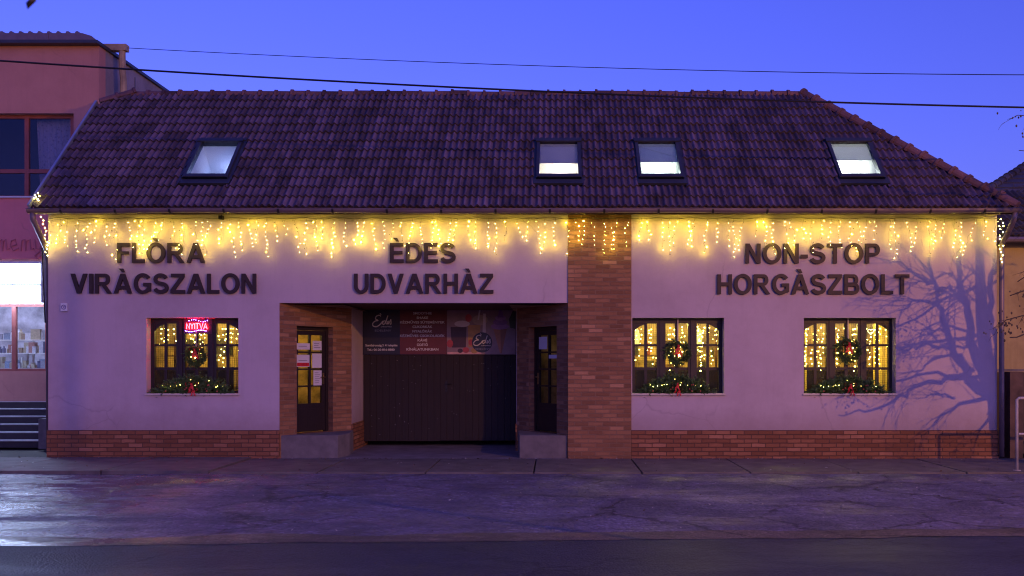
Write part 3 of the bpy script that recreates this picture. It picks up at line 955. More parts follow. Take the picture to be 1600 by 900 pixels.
for lx_ in (-12.6, -14.6):
    L = bpy.data.lights.new('shop_lamp', 'POINT'); L.energy = 75; L.color = (.60, .66, 1); L.shadow_soft_size = .25
    o = bpy.data.objects.new('shop_lamp', L); COL.objects.link(o); o.parent = left; o.location = Vector((lx_, 5.0, 3.6)) - wloc(left)
b = MB()
st_n = 6
ty = 2.42
for i in range(st_n):
    z = .152 * (i + 1)
    b.box(-26, LW(64 + i * 2, 0, ty).x - .02, ty + .28 * i, LYF + .0 - .001, z - .152, z - .018)
    b.box(-26, LW(64 + i * 2, 0, ty).x - .0, ty + .28 * i - .03, min(ty + .28 * (i + 1) + .04, LYF - .001), z - .017, z, 1)
b.build('stairs', [pm('dark_stair', (.035, .03, .035), .8), pm('pale_stair_nosing', (.45, .45, .47), .35, .2)], left)
b = MB(); b.box(LW(64, 0, 2.2).x, -9.36, 2.1, 2.6, 0, .62); b.build('stair_cheek', M['conc'], left)
# illuminated fascia
lb = empty('light_box', (LW(30, 0).x, LYF - .2, 3.1), 'long glowing white light box above the shop window at left', 'sign')
za, zb, zc, zd = LW(0, 473, LYF - .3).z, LW(0, 447, LYF - .3).z, LW(0, 443, LYF - .3).z, LW(0, 412, LYF - .3).z
xr = LW(62, 0, LYF - .3).x
b = MB(); b.box(-16, xr, LYF - .3, LYF - .02, za, zb); b.box(-16, xr, LYF - .3, LYF - .02, zc, zd)
b.build('diffuser', emit('cool_light_box', (.50, .64, 1.0), 22), lb)
b = MB(); b.box(-16.05, xr + .0, LYF - .30, LYF - .02, zd + .003, zd + .05); b.box(-16.05, xr, LYF - .29, LYF - .02, zb + .003, zc - .003); b.box(xr + .001, xr + .05, LYF - .29, LYF - .02, za, zd + .05)
b.build('frame', M['white'], lb)
# raised script lettering on the red band
scr = MB()
def stroke(mb, pts, r, n=6, mi=0, flat=None):
    mb.tube(pts, r, n, mi)
zc0 = LW(0, 392).z
def sp(u, v): return Vector((LW(0, 0).x - .35 + u, LYF - .03, zc0 + v))
cur = 0
for ch in 'emeny':
    if ch == 'e': s = [(0, .08), (.12, .12), (.10, .22), (.02, .2), (0, .08), (.06, 0), (.16, .05)]; w = .2
    elif ch == 'm': s = [(0, 0), (.02, .2), (.07, .22), (.09, 0), (.10, .18), (.15, .22), (.17, 0), (.18, .18), (.23, .22), (.25, .02), (.3, .04)]; w = .32
    elif ch == 'n': s = [(0, 0), (.02, .2), (.08, .22), (.1, 0), (.11, .18), (.18, .22), (.2, .02), (.25, .04)]; w = .27
    else: s = [(0, .22), (.03, .04), (.1, .03), (.14, .22), (.13, -.08), (.06, -.16), (0, -.1), (.2, .08)]; w = .25
    scr.tube([sp(cur + a * 1.15, b_ * 1.15) for a, b_ in s], .016, 5)
    cur += w * 1.15
tag(scr.build('script_lettering', pm('maroon_lettering', (.58, .18, .19), .7)), 'faded maroon script lettering on the red band above the light box', 'lettering')
# goods in the lit shop
def goods(name, X0, X1, Y, Z, n, label, cat, group, colours, smax, smin=.06):
    protos = {}
    for i in range(n):
        ck = rng.randrange(len(colours)); kind = rng.choice('bcb')
        if (ck, kind) not in protos:
            q = MB()
            if kind == 'b':
                q.box(-.5, .5, -.4, .4, 0, .92); q.box(-.51, .51, -.41, .41, .921, 1.0); q.box(-.35, .35, -.415, -.402, .25, .7)
            else:
                q.tube([(0, 0, 0), (0, 0, .05), (0, 0, .6), (0, 0, .72), (0, 0, .8), (0, 0, .95), (0, 0, 1)], [.30, .36, .38, .3, .16, .14, .16], 9)
            me = q.build(name, colours[ck])
            protos[(ck, kind)] = me.data
            bpy.data.objects.remove(me)
        o = bpy.data.objects.new(name, protos[(ck, kind)])
        COL.objects.link(o)
        h = U(smin, smax)
        o.scale = (h * U(.5, .9), h * U(.4, .7), h)
        o.location = (X0 + (X1 - X0) * (i + U(.2, .8)) / n, Y + U(-.06, .06), Z)
        tag(o, label, cat, group)
cols_cool = [pm('goods_%d' % i, c, .5, .2) for i, c in enumerate([(.55, .55, .6), (.12, .12, .2), (.28, .2, .14), (.4, .35, .25), (.3, .3, .36), (.2, .25, .34), (.35, .18, .16)])]
for j, z in enumerate((1.62, 1.98, 2.30)):
    sh = MB(); sh.box(-14.8, -11.0, 4.75 + j * .25, 5.05 + j * .25, z, z + .025)
    for xx in (-14.7, -12.6, -11.05): sh.box(xx - .02, xx + .02, 5.05 + j * .25, 5.08 + j * .25, .5, z + .28)
    tag(sh.build('display_shelf', M['white']), ['lowest', 'middle', 'highest'][j] + ' white display shelf inside the brightly lit shop at left', 'shelf', 'shelves inside the lit shop')
    goods('boxed_goods', -13.6, -11.1, 4.9 + j * .25, z + .026, 34, 'small boxed or bottled goods crowded on shelves in the brightly lit shop', 'goods', 'goods in the lit shop', cols_cool, .27, .07)

# hanging sign panel on the left corner of the house
b = MB()
b.prism([(-9.30, 2.62), (-9.30, 3.86), (-9.46, 3.90), (-9.40, 2.52)], .10, .14)
hp = empty('side_panel', (-9.36, .12, 2.6), 'tapered grey panel in dark frame hanging at the left corner of the house', 'panel')
b.build('board', pm('grey_panel', (.16, .18, .22), .5), hp)
b = MB()
for A, B in (((-9.30, 2.62), (-9.30, 3.86)), ((-9.30, 3.86), (-9.46, 3.90)), ((-9.46, 3.90), (-9.40, 2.52)), ((-9.40, 2.52), (-9.30, 2.62))):
    b.tube([(A[0], .10, A[1]), (B[0], .10, B[1])], .012, 6)
b.build('frame', M['black'], hp)

# ================================================================== RIGHT NEIGHBOUR
right = empty('neighbour_house', (14, 4, 0), 'low ochre house with dark tiled roof right of the cream house', 'building')
RYF = 1.3
b = MB(); b.wall(8.6, 20, 0, 4.25, [], RYF, RYF + .3); b.box(8.6, 8.9, RYF + .301, 4.6, 0, 4.25); b.box(9.6, 19.8, 4.7, 10.3, 0, 5.34)
b.build('wall', plaster('ochre_render', (.44, .35, .16), (.35, .3, .25), .9), right)
b = MB()
rr2 = random.Random(8)
TH2 = R(38)
SV2, NV2 = Vector((0, math.cos(TH2), math.sin(TH2))), Vector((0, -math.sin(TH2), math.cos(TH2)))
def RP2(x, t, h=0.0):
    q = Vector((0, RYF - .35, 4.22)) + SV2 * t + NV2 * h
    return Vector((x, q.y, q.z))
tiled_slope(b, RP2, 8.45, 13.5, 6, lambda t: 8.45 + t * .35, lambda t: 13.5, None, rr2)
b.face([RP2(8.46, 0, -.01), RP2(20, 0, -.01), RP2(20, 2, -.01), RP2(9.0, 2, -.01)])
# taller hipped rear wing, its hip rising to the right
C1, C2, C3, C4, A1, A2 = (9.39, 4.5, 5.35), (20, 4.5, 5.35), (20, 10.5, 5.35), (9.39, 10.5, 5.35), (12.4, 7.5, 6.93), (17, 7.5, 6.93)
for i in range(9):      # courses of the front slope
    t0, t1 = i / 9, (i + 1) / 9 + .015
    lp = lambda p, q, t: Vector(p).lerp(Vector(q), t)
    up_ = Vector((0, 0, .03))
    b.face([lp(C1, A1, t0) + up_, lp(C2, A2, t0) + up_, lp(C2, A2, min(1, t1)), lp(C1, A1, min(1, t1))], 0, None, rr2.uniform(.3, .7))
    b.face([lp(C1, A1, t0), lp(C2, A2, t0), lp(C2, A2, t0) + up_, lp(C1, A1, t0) + up_], 0, None, .1)
b.face([C4, C1, A1]); b.face([C2, C3, A2]); b.face([C3, C4, A1, A2])
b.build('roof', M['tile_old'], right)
b = MB()
caps(b, (9.39, 4.5, 5.37), (12.4, 7.5, 6.95), .08, .34, 9)
b.build('hip_caps', M['tile_old'], right)
b = MB(); b.tube([(8.5, RYF - .42, 4.16), (20, RYF - .42, 4.16)], .055, 8); b.build('gutter', M['metal'], right)

fence = empty('board_fence', (12, .35, 0), 'dark brown board fence with capped post beside the right corner', 'fence')
b = MB()
x = 8.26
while x < 14:
    b.box(x + .004, x + .176, .5 + U(0, .006), .53, .06, 1.60, tone=U(.2, .8)); x += .18
b.build('boards', M['wood'], fence)
b = MB(); b.box(8.22, 14, .44, .60, 1.615, 1.66); b.build('cap_rail', M['conc'], fence)
for px in (1583,):
    p = WP(px, 0, .35); b = MB(); b.box(p.x - .12, p.x + .12, .22, .435, 0, 1.61); b.build('post', pm('brown_post', (.09, .055, .04), .8, .4, 5, .3), fence)

rail = empty('tube_railing', (8.5, -2.0, 0), 'pale grey tube railing on the pavement at right', 'railing')
rx = WP(1589, 0, -2.0).x
b = MB(); b.tube([(rx, -2, .02), (rx, -2, 1.18), (rx + .03, -2, 1.205), (10.2, -2, 1.205), (10.23, -2, 1.18), (10.23, -2, .02)], .024, 8)
b.build('frame', pm('pale_rail_paint', (.42, .40, .42), .45, .2, 8), rail, smooth=True)
b = MB(); b.tube([(rx + .025, -2, .62), (10.2, -2, .62)], .020, 8); b.build('crossbar', bpy.data.materials['pale_rail_paint'], rail)
for xx in (rx, 10.23):
    b = MB(); b.tube([(xx, -2, .0), (xx, -2, .035)], .06, 10); b.build('foot', bpy.data.materials['pale_rail_paint'], rail)

# ================================================================== OVERHEAD CABLES
def cable(name, f, x0, x1, ya, yb, r, label):
    """a slack cable; f gives its height in the picture, ya..yb its depth at px 0..1600"""
    b = MB()
    b.tube([WP(x, f(x), ya + (yb - ya) * x / 1600) for x in [x0 + (x1 - x0) * i / 48 for i in range(49)]], r, 5)
    tag(b.build(name, M['black']), label, 'cable', 'overhead cables')
cable('overhead_cable', lambda x: 95 + .06875 * x - 1.4453e-5 * x * x, -420, 2050, -2.6, -2.6, .016, 'thick black cable crossing low in front of the tiled roof')
cable('overhead_cable', lambda x: 75 + .0548 * (x - 200) - 1.771e-5 * (x - 200) ** 2, 199, 1950, 4.9, -1.0, .008, 'thin upper cable running from the pinkish shop roof across the sky')

# ================================================================== TREE beside the house (throws its shadow on the wall)
BARK = pm('grey_bark', (.07, .055, .045), .9, .35, 9, .5, 30)
tree = empty('bare_tree', (8.9, -3.9, 0), 'bare winter tree with drooping twigs and seed pods at the right edge', 'tree')
tr_, tw_, pod = MB(), MB(), MB()
tq = random.Random(21)
def TS(cx, cy, s=.19):
    s = s * 1.28
    """point of the tree that shades the spot of the wall seen at this place of the crop"""
    px, py = 1280 + cx / 2.647, 380 + cy / 2.647
    W = Vector(((px - PX0) / 85, 0, CH + (PY0 - py) / 85))
    return W + (LAMP - W) * s
def wob(pts, amp=.03):
    out = []
    for i in range(len(pts) - 1):
        for j in range(3):
            t = j / 3
            p = pts[i].lerp(pts[i + 1], t)
            if i + j: p = p + Vector((tq.gauss(0, amp), tq.gauss(0, amp), tq.gauss(0, amp)))
            out.append(p)
    return out + [pts[-1]]
tips = []
def limb(mb, cr, r0, r1, s0=.19, s1=.19, twigs=0, amp=.022):
    n = len(cr)
    pts = wob([TS(c[0], c[1], s0 + (s1 - s0) * i / (n - 1)) for i, c in enumerate(cr)], amp)
    m = len(pts)
    mb.tube(pts, [r0 + (r1 - r0) * i / (m - 1) for i in range(m)], 7)
    for i in range(int(twigs * .75)):
        k = tq.uniform(.15, 1) * (m - 1)
        a = pts[int(k)].lerp(pts[min(int(k) + 1, m - 1)], k % 1)
        d = (pts[min(int(k) + 1, m - 1)] - pts[max(int(k) - 1, 0)]).normalized()
        twig(a, d, tq.uniform(.35, .85), max(.007, r1 * .7), 2)
def twig(a, d, L, r, depth):
    d = (d + Vector((tq.gauss(0, .45), tq.gauss(0, .30), tq.gauss(-.05, .45)))).normalized()
    pts = [a]
    n = 5
    for i in range(n):
        d = (d + Vector((tq.gauss(0, .16), tq.gauss(0, .12), tq.gauss(-.05, .16)))).normalized()
        pts.append(pts[-1] + d * L / n)
    # keep the crown behind the right-hand picture edge where the photograph shows none of it
    tw_.tube(pts, [r * (1 - .7 * i / n) for i in range(n + 1)], 4, cap=False)
    if depth:
        for i in range(tq.choice((2, 2, 3))):
            k = tq.randrange(1, n + 1)
            twig(pts[k], d, L * tq.uniform(.4, .75), max(.0042, r * .6), depth - 1)
    tips.append((pts[-1], r))
# trunk from the ground
base = Vector((8.98, -3.9, -.05))
pT = TS(735, 660)
tr_.tube([base, Vector((8.95, -3.9, .35)), pT, TS(715, 560), TS(690, 470), TS(676, 330), TS(668, 200), TS(664, 80), TS(660, -60), TS(662, -200)], [.19, .15, .13, .12, .10, .095, .08, .062, .04, .014], 10)
for _ in range(14): twig(TS(662 + tq.uniform(-3, 3), tq.uniform(-190, 60)), Vector((tq.gauss(0, .7), tq.gauss(0, .5), .7)), tq.uniform(.4, .9), .012, 2)
limb(tr_, [(725, 650), (655, 600), (590, 510), (545, 420), (515, 330), (490, 240), (470, 150), (455, 40)], .075, .02, .19, .17, 14)
limb(tr_, [(710, 600), (655, 480), (625, 350), (600, 250), (580, 160), (572, 60), (560, -60)], .075, .03, .19, .20, 12)
limb(tr_, [(738, 640), (742, 520), (720, 380), (700, 280), (712, 150), (730, 20)], .07, .03, .19, .20, 6)
limb(tr_, [(700, 590), (600, 545), (500, 565), (400, 592), (330, 640), (260, 680), (160, 698), (80, 712)], .045, .008, .19, .185, 5)
limb(tr_, [(560, 430), (470, 415), (400, 430), (335, 440)], .028, .008, .18, .18, 10)
limb(tr_, [(500, 235), (420, 240), (330, 278)], .03, .008, .18, .185, 12)
limb(tr_, [(490, 200), (430, 150), (380, 110), (330, 90), (250, 62)], .028, .006, .18, .18, 9)
limb(tr_, [(715, 640), (600, 655), (520, 690), (450, 770)], .035, .008, .19, .19, 10)
limb(tr_, [(725, 670), (680, 740), (640, 830)], .03, .01, .19, .2, 6)
limb(tr_, [(640, 530), (550, 455), (440, 500), (360, 535)], .026, .008, .19, .19, 9)
limb(tr_, [(600, 250), (540, 200), (460, 160), (400, 170)], .028, .008, .2, .19, 12)
limb(tr_, [(545, 390), (490, 360), (430, 380)], .024, .008, .18, .18, 12)
limb(tr_, [(640, 430), (580, 430), (500, 425)], .024, .01, .2, .2, 6)
limb(tr_, [(620, 360), (560, 350), (480, 330), (420, 360)], .022, .008, .2, .19, 8)
limb(tr_, [(560, 640), (500, 620), (440, 640)], .02, .007, .19, .19, 6)
# boughs that reach into the picture at its right edge
def reach(P, Q, r, k):
    P, Q = Vector(P), Vector(Q)
    pts = wob([P, P.lerp(Q, .35) + Vector((0, 0, .1)), P.lerp(Q, .7) + Vector((0, 0, .06)), Q], .035)
    m = len(pts); tr_.tube(pts, [r * (1 - .75 * i / (m - 1)) for i in range(m)], 6)
    for i in range(k):
        j = tq.randrange(m // 2, m)
        twig(pts[j], (Q - P).normalized() + Vector((0, 0, -.3)), tq.uniform(.12, .26), .006, 1)
        for _ in range(11):
            p = pts[j] + Vector((tq.gauss(0, .12), tq.gauss(0, .1), tq.gauss(-.08, .1)))
            pod.ico(p, tq.uniform(.007, .016), 0, 0, sc=(1, .8, 1.5))
def PE(px, py, y=-3.6): return WP(px, py, y)
reach((8.6, -3.8, 3.3), PE(1578, 462), .03, 6)
reach((8.6, -3.8, 2.7), PE(1572, 500), .03, 6)
reach((8.6, -3.8, 4.0), PE(1590, 440), .028, 5)
reach((8.7, -3.8, 4.4), PE(1592, 235), .02, 2)
reach((8.7, -3.8, 4.9), PE(1590, 180), .02, 2)
trunk = tr_.build('trunk', BARK, tree, smooth=True)
tag(tw_.build('crown', BARK, tree), kind='stuff')
tag(pod.build('seed_pods', BARK, tree), kind='stuff')
# slender street post whose shadow falls on the left end of the wall, and the lamp itself
pp = empty('street_post', (6.3, -12.3, 0), 'slender grey steel street post with a round cap by the kerb', 'post')
b = MB(); b.tube([(6.3, -12.3, 0), (6.3, -12.3, 6.3)], .025, 10); b.build('pole', M['dmetal'], pp)
b = MB(); b.ico((6.3, -12.3, 6.31), .05, 0, 1); b.build('cap', M['dmetal'], pp)
sl = empty('street_lamp', (11.7, -17.8, 0), 'tall street lamp with curved arm and orange light across the road', 'street lamp')
b = MB(); b.tube([(11.7, -17.8, 0), (11.7, -17.8, 1.2), (11.7, -17.8, 6.2), (11.6, -17.6, 6.6), (11.2, -16.7, 6.78), (10.9, -16.1, 6.76)], [.09, .08, .055, .045, .04, .04], 10); b.build('pole', M['dmetal'], sl)
b = MB(); b.box(10.72, 11.0, -16.3, -15.7, 6.62, 6.74); b.build('head', M['dmetal'], sl)
L = bpy.data.lights.new('sodium_light', 'POINT'); L.energy = LAMP_W; L.color = LAMP_C; L.shadow_soft_size = .045
o = bpy.data.objects.new('sodium_light', L); COL.objects.link(o); o.parent = sl; o.location = LAMP - wloc(sl)
sl2 = copy_tree(sl)
sl2.location = (-14.9, -15.6, 0); sl2['label'] = 'street lamp beyond the left edge that lights the pinkish shop'
sl2['group'] = sl['group'] = 'street lamps along the road'
for ch in sl2.children:
    if ch.type == 'LIGHT':
        ch.data = ch.data.copy(); ch.data.energy = 260
# twig with a dark leaf hanging close to the lens at upper left
tg = empty('hanging_twig', (-1.1, -15.4, 2.5), 'blurred dark twig with one leaf hanging into the sky at upper left', 'twig')
a = WP(52, -4, -15.4)
b = MB(); b.tube([a, a + Vector((.02, 0, .15)), a + Vector((.10, .02, .6)), a + Vector((.3, .0, 1.4))], [.004, .005, .008, .012], 6); b.build('stem', BARK, tg)
b = MB(); t_ = WP(43, 15, -15.4); w_ = Vector((.010, .004, .004))
b.mesh([a + Vector((0, 0, .005)), a.lerp(t_, .35) + w_, t_, a.lerp(t_, .35) - w_, a.lerp(t_, .4) + Vector((0, -.006, 0)), a.lerp(t_, .4) + Vector((0, .006, 0))], [(0, 1, 4), (1, 2, 4), (2, 3, 4), (3, 0, 4), (1, 0, 5), (2, 1, 5), (3, 2, 5), (0, 3, 5)])
b.build('leaf', M['black'], tg)

# ================================================================== LETTERING
FONT = bpy.data.curves.new('font_probe', 'FONT').font


def text_mesh(body, extrude=0.0, offset=0.0, res=4):
    c = bpy.data.curves.new('glyph', 'FONT')
    c.body = body; c.extrude = extrude; c.offset = offset; c.resolution_u = res
    o = bpy.data.objects.new('glyph', c)
    COL.objects.link(o)
    bpy.context.view_layer.update()
    me = bpy.data.meshes.new_from_object(o.evaluated_get(bpy.context.evaluated_depsgraph_get()))
    bpy.data.objects.remove(o); bpy.data.curves.remove(c)
    return [v.co.copy() for v in me.vertices], [tuple(p.vertices) for p in me.polygons], me


def bb(vs, i): return min(v[i] for v in vs), max(v[i] for v in vs)


H0 = bb(text_mesh('H')[0], 1)


def glyph_line(body, x0, x1, zb, zt, y_front, depth, off=.035):
    """every glyph of a line as (verts, faces); caps run from zb to zt, the line from x0 to x1"""
    full, _, _ = text_mesh(body, 0, off)
    fx0, fx1 = bb(full, 0)
    hh = bb(text_mesh('H', 0, off)[0], 1)
    sx, sz = (x1 - x0) / (fx1 - fx0), (zt - zb) / (hh[1] - hh[0])
    out = []
    for i, ch in enumerate(body):
        if ch == ' ': continue
        v, f, me = text_mesh(ch, .5, off)
        pre = bb(text_mesh(body[:i + 1], 0, off)[0], 0)[1]
        gx1 = bb(v, 0)[1]
        out.append(([Vector((x0 + (p.x - gx1 + pre - fx0) * sx, y_front + depth * (.5 - p.z), zb + (p.y - hh[0]) * sz)) for p in v], f))
    return out


# bold grotesque capitals drawn as ribbons; cap height 1, returns (pieces, width)
def arc(cx, cz, rx, rz, a0, a1, n=18):
    return [(cx + rx * math.cos(R(a0 + (a1 - a0) * i / n)), cz + rz * math.sin(R(a0 + (a1 - a0) * i / n))) for i in range(n + 1)]


def rect(x0, x1, z0, z1): return [(x0, z0), (x1, z0), (x1, z1), (x0, z1)]


def band(outer, inner): return outer + inner[::-1]


def ribbon(pts, th):
    lft, rgt = [], []
    for i, p in enumerate(pts):
        q0, q1 = pts[max(i - 1, 0)], pts[min(i + 1, len(pts) - 1)]
        dx, dz = q1[0] - q0[0], q1[1] - q0[1]
        l = math.hypot(dx, dz)
        lft.append((p[0] - dz / l * th / 2, p[1] + dx / l * th / 2)); rgt.append((p[0] + dz / l * th / 2, p[1] - dx / l * th / 2))
    return lft + rgt[::-1]


def bowl(x0, xr, z0, z1, s, h):
    """closed D-shaped band right of a stem"""
    r = (z1 - z0) / 2
    cz = (z0 + z1) / 2
    xc = xr - r * .92
    o = [(x0, z1)] + arc(xc, cz, xr - xc, r, 90, -90) + [(x0, z0)]
    i = [(x0, z1 - h)] + arc(xc, cz, xr - xc - s, r - h, 90, -90) + [(x0, z0 + h)]
    return band(o, i)


def bold(ch):
    s, h = .205, .175
    base = {'À': 'A', 'È': 'E', 'Ò': 'O'}.get(ch, ch)
    if base == 'I': P, W = [rect(0, s, 0, 1)], s
    elif base == 'L': P, W = [rect(0, s, 0, 1), rect(s, .68, 0, h)], .68
    elif base == 'E': P, W = [rect(0, s, 0, 1), rect(s, .74, 0, h), rect(s, .72, 1 - h, 1), rect(s, .68, .425, .425 + h * .95)], .74
    elif base == 'F': P, W = [rect(0, s, 0, 1), rect(s, .69, 1 - h, 1), rect(s, .62, .41, .41 + h * .95)], .69
    elif base == 'H': P, W = [rect(0, s, 0, 1), rect(.62, .62 + s, 0, 1), rect(s, .62, .42, .42 + h)], .62 + s
    elif base == 'T': P, W = [rect(.30, .30 + s, 0, 1 - h), rect(0, .80, 1 - h, 1)], .80
    elif base == 'N': P, W = [rect(0, s * .95, 0, 1), rect(.62, .62 + s * .95, 0, 1), [(0, 1), (s * 1.05, 1), (.62 + s * .95, 0), (.62 - s * .1, 0)]], .62 + s * .95
    elif base == 'Z': P, W = [rect(0, .80, 0, h), rect(.03, .78, 1 - h, 1), [(0, h - .001), (.25, h - .001), (.78, 1 - h + .001), (.53, 1 - h + .001)]], .80
    elif base == 'V': P, W = [[(0, 1), (.225, 1), (.57, 0), (.355, 0)], [(.925, 1), (.70, 1), (.355, 0), (.57, 0)]], .925
    elif base == 'A': P, W = [[(0, 0), (.215, 0), (.60, 1), (.38, 1)], [(1.0, 0), (.775, 0), (.385, 1), (.615, 1)], rect(.26, .74, .22, .22 + h * .95)], 1.0
    elif base == 'O': P, W = [band(arc(.505, .5, .505, .525, 90, 270), arc(.505, .5, .295, .35, 90, 270)), band(arc(.505, .5, .505, .525, 90, -90), arc(.505, .5, .295, .35, 90, -90))], 1.01
    elif base == 'D': P, W = [rect(0, s, 0, 1), bowl(s - .002, .87, 0, 1, s, h)], .87
    elif base == 'P': P, W = [rect(0, s, 0, 1), bowl(s - .002, .78, .37, 1, s, h * .95)], .78
    elif base == 'R': P, W = [rect(0, s, 0, 1), bowl(s - .002, .82, .42, 1, s, h * .92), [(.36, .43), (.56, .46), (.93, 0), (.69, 0)]], .93
    elif base == 'B': P, W = [rect(0, s, 0, 1), bowl(s - .002, .79, .435, 1, s * .95, h * .88), bowl(s - .004, .85, 0, .56, s, h * .92)], .85
    elif base == 'U': P, W = [rect(0, s, .37, 1), rect(.82 - s, .82, .37, 1), band(arc(.41, .38, .41, .40, 180, 360), arc(.41, .38, .41 - s, .40 - h, 180, 360))], .82
    elif base == 'G': P, W = [band(arc(.50, .5, .50, .525, 38, 325, 30), arc(.50, .5, .29, .35, 38, 318, 30)), rect(.76, .95, .10, .54), rect(.53, .76, .37, .54)], .97
    elif base == 'S':
        c = arc(.41, .715, .30, .205, 15, 262, 16)[:-1] + arc(.42, .285, .325, .21, 82, -168, 16)
        P, W = [ribbon(c, .195)], .84
    elif base == '-': P, W = [rect(0, .37, .27, .27 + h)], .37
    if ch in 'ÀÈÒ':
        c = W * .46
        P.append([(c - .18, 1.255), (c + .055, 1.255), (c + .155, 1.07), (c + .01, 1.07)])
    return P, W


def bold_line(body, x0, x1, zb, zt, y_front, depth):
    gl = [bold(c) for c in body]
    gap = .115
    tot = sum(w for _, w in gl) + gap * (len(gl) - 1)
    k, sz, x = (x1 - x0) / tot, zt - zb, x0
    for P, w in gl:
        b = MB()
        for i, p in enumerate(P):
            b.prism([(x + q[0] * k, zb + q[1] * sz) for q in p], y_front - .0007 * i, y_front + depth - .001 * i)
        yield b
        x += (w + gap) * k


def sign(label, lines):
    xs = [v for l in lines for v in l[1:3]]
    px, py = sum(xs) / len(xs), lines[-1][4]
    root = empty('lettered_sign', (WP(px, 0).x, -.04, WP(0, py).z), label, 'sign', 'brown lettered signs on the facade')
    for body, pa, pb, pt, pbm in lines:
        for b in bold_line(body, WP(pa, 0, -.05).x, WP(pb, 0, -.05).x, WP(0, pbm, -.05).z, WP(0, pt, -.05).z, -.055, .035):
            b.build('letter', M['letter'], root)


sign('dark brown raised letters reading FLÒRA VIRÀGSZALON on the cream wall', [('FLÒRA', 183, 320, 379.5, 410.5), ('VIRÀGSZALON', 110, 400, 427.5, 458.5)])
sign('dark brown raised letters reading ÈDES UDVARHÀZ above the gate', [('ÈDES', 609, 712, 379.5, 410.5), ('UDVARHÀZ', 553, 771, 427.5, 458.5)])
sign('dark brown raised letters reading NON-STOP HORGÀSZBOLT on the cream wall', [('NON-STOP', 1165, 1375, 380.5, 411.5), ('HORGÀSZBOLT', 1121, 1421, 428.5, 459.5)])

# ------------------------------------------------------------------ banner over the gate
BY = 2.56
def bp(px, py, y=BY): return WP(px, py, y)
ban = empty('printed_banner', (bp(686, 0).x, BY, bp(0, 554).z), 'wide printed shop banner with menu and ice cream picture above the gate', 'banner')
def brect(name, x0, x1, y0, y1, yy, mat, th=.004):
    b = MB(); b.box(bp(x0, 0).x, bp(x1, 0).x, yy, yy + th, bp(0, y1).z, bp(0, y0).z)
    return b.build(name, mat, ban)
brect('backing', 566, 806, 475, 554, BY, pm('banner_black', (.018, .014, .022), .45, .1))
menu = brect('menu_panel', 625, 698, 475.5, 553.6, BY - .006, pm('banner_maroon', (.13, .022, .014), .45, .15), .004)
pic = brect('picture_panel', 698.4, 805.6, 475.5, 553.6, BY - .006, pm('banner_picture_ground', (.26, .17, .19), .45, .3, 2), .004)
INK = pm('banner_lettering', (.70, .66, .66), .5, .05)
def btext(body, xc, py, hpx, wpx, mat, parent, yy=BY - .010, off=.02, name='lettering'):
    b = MB()
    for v, f in glyph_line(body, bp(xc - wpx / 2, 0, yy).x, bp(xc + wpx / 2, 0, yy).x, bp(0, py + hpx / 2, yy).z, bp(0, py - hpx / 2, yy).z, yy, .0015, off):
        b.mesh(v, f)
    return b.build(name, mat, parent)
for i, (t_, w_) in enumerate([('FAGYI', 16), ('SMOOTHIE', 29), ('SHAKE', 18), ('KÉZMŰVES SÜTEMÉNYEK', 70), ('CUKORKÁK', 31), ('NYALÓKÁK', 31), ('KÉZMŰVES CSOKOLÁDÉK', 70), ('KÁVÉ', 15), ('ÜDÍTŐ', 17), ('KÍNÁLATUNKBAN', 50)]):
    btext(t_, 660, 482.4 + i * 7.05, 3.7, w_, INK, menu)
btext('Szentháromság 3. 41 telepítés', 596, 539.5, 3.4, 50, INK, ban)
btext('Tel.: 06-20-816-8880', 595, 546.3, 3.2, 43, INK, ban)


def emblem(cx, cy, rpx, parent, mat_disc, yy):
    if mat_disc:
        b = MB()
        pts = [(bp(cx + rpx * math.cos(a), 0, yy).x, bp(0, cy + rpx * math.sin(a), yy).z) for a in [2 * math.pi * k / 40 for k in range(40)]]
        b.prism(pts, yy - .002, yy, 0); b.build('emblem_disc', mat_disc, parent)
    k = rpx / 15.5
    y2 = yy - .004
    def Q(u, v): return Vector((bp(cx + u * k, 0, y2).x, y2, bp(0, cy + v * k, y2).z))
    b = MB()
    def st(pts, r=.0075):
        # smooth the stroke
        P = [Q(*p) for p in pts]
        out = []
        for i in range(len(P) - 1):
            p0, p1, p2, p3 = P[max(i - 1, 0)], P[i], P[i + 1], P[min(i + 2, len(P) - 1)]
            for j in range(5):
                t = j / 5
                out.append(.5 * ((2 * p1) + (-p0 + p2) * t + (2 * p0 - 5 * p1 + 4 * p2 - p3) * t * t + (-p0 + 3 * p1 - 3 * p2 + p3) * t ** 3))
        out.append(P[-1])
        b.tube(out, r * k, 5)
    st([(-1.5, -9.5), (-4, -11), (-8, -9.5), (-9, -6), (-5.5, -3.8), (-9.5, -3), (-13, .5), (-12, 4), (-7, 4.5), (-2, 1), (1, -3)], .011)      # E
    st([(-3, -13.5), (-1.2, -12)], .009)
    st([(5.2, -2.5), (2.5, -3.2), (.8, .2), (2.5, 1.5), (5, -2), (8, -10.5), (5.2, -.5), (6.8, 1)], .009)    # d
    st([(6.8, 1), (9, -1), (8.6, -3), (7.4, -1.2), (8, 1.3), (10.2, -.6)], .008)                             # e
    st([(10.2, -.6), (12, -5.2), (12.4, -2), (12.2, 1), (10.8, 1)], .008)                                     # s
    b.build('script_lettering', INK, parent)
    for body, u0, u1, v, hh, off in (('udvarház', -1.5, 13.2, 4.6, 2.0, .0), ('EDELÉNY', -10, 12.6, 10.2, 2.6, .0)):
        b = MB()
        for vv, f in glyph_line(body, Q(u0, 0).x, Q(u1, 0).x, Q(0, v + hh / 2).z, Q(0, v - hh / 2).z, y2, .0015, off):
            b.mesh(vv, f)
        b.build('lettering', INK if v < 6 else pm('banner_grey_ink', (.30, .28, .33), .5), parent)


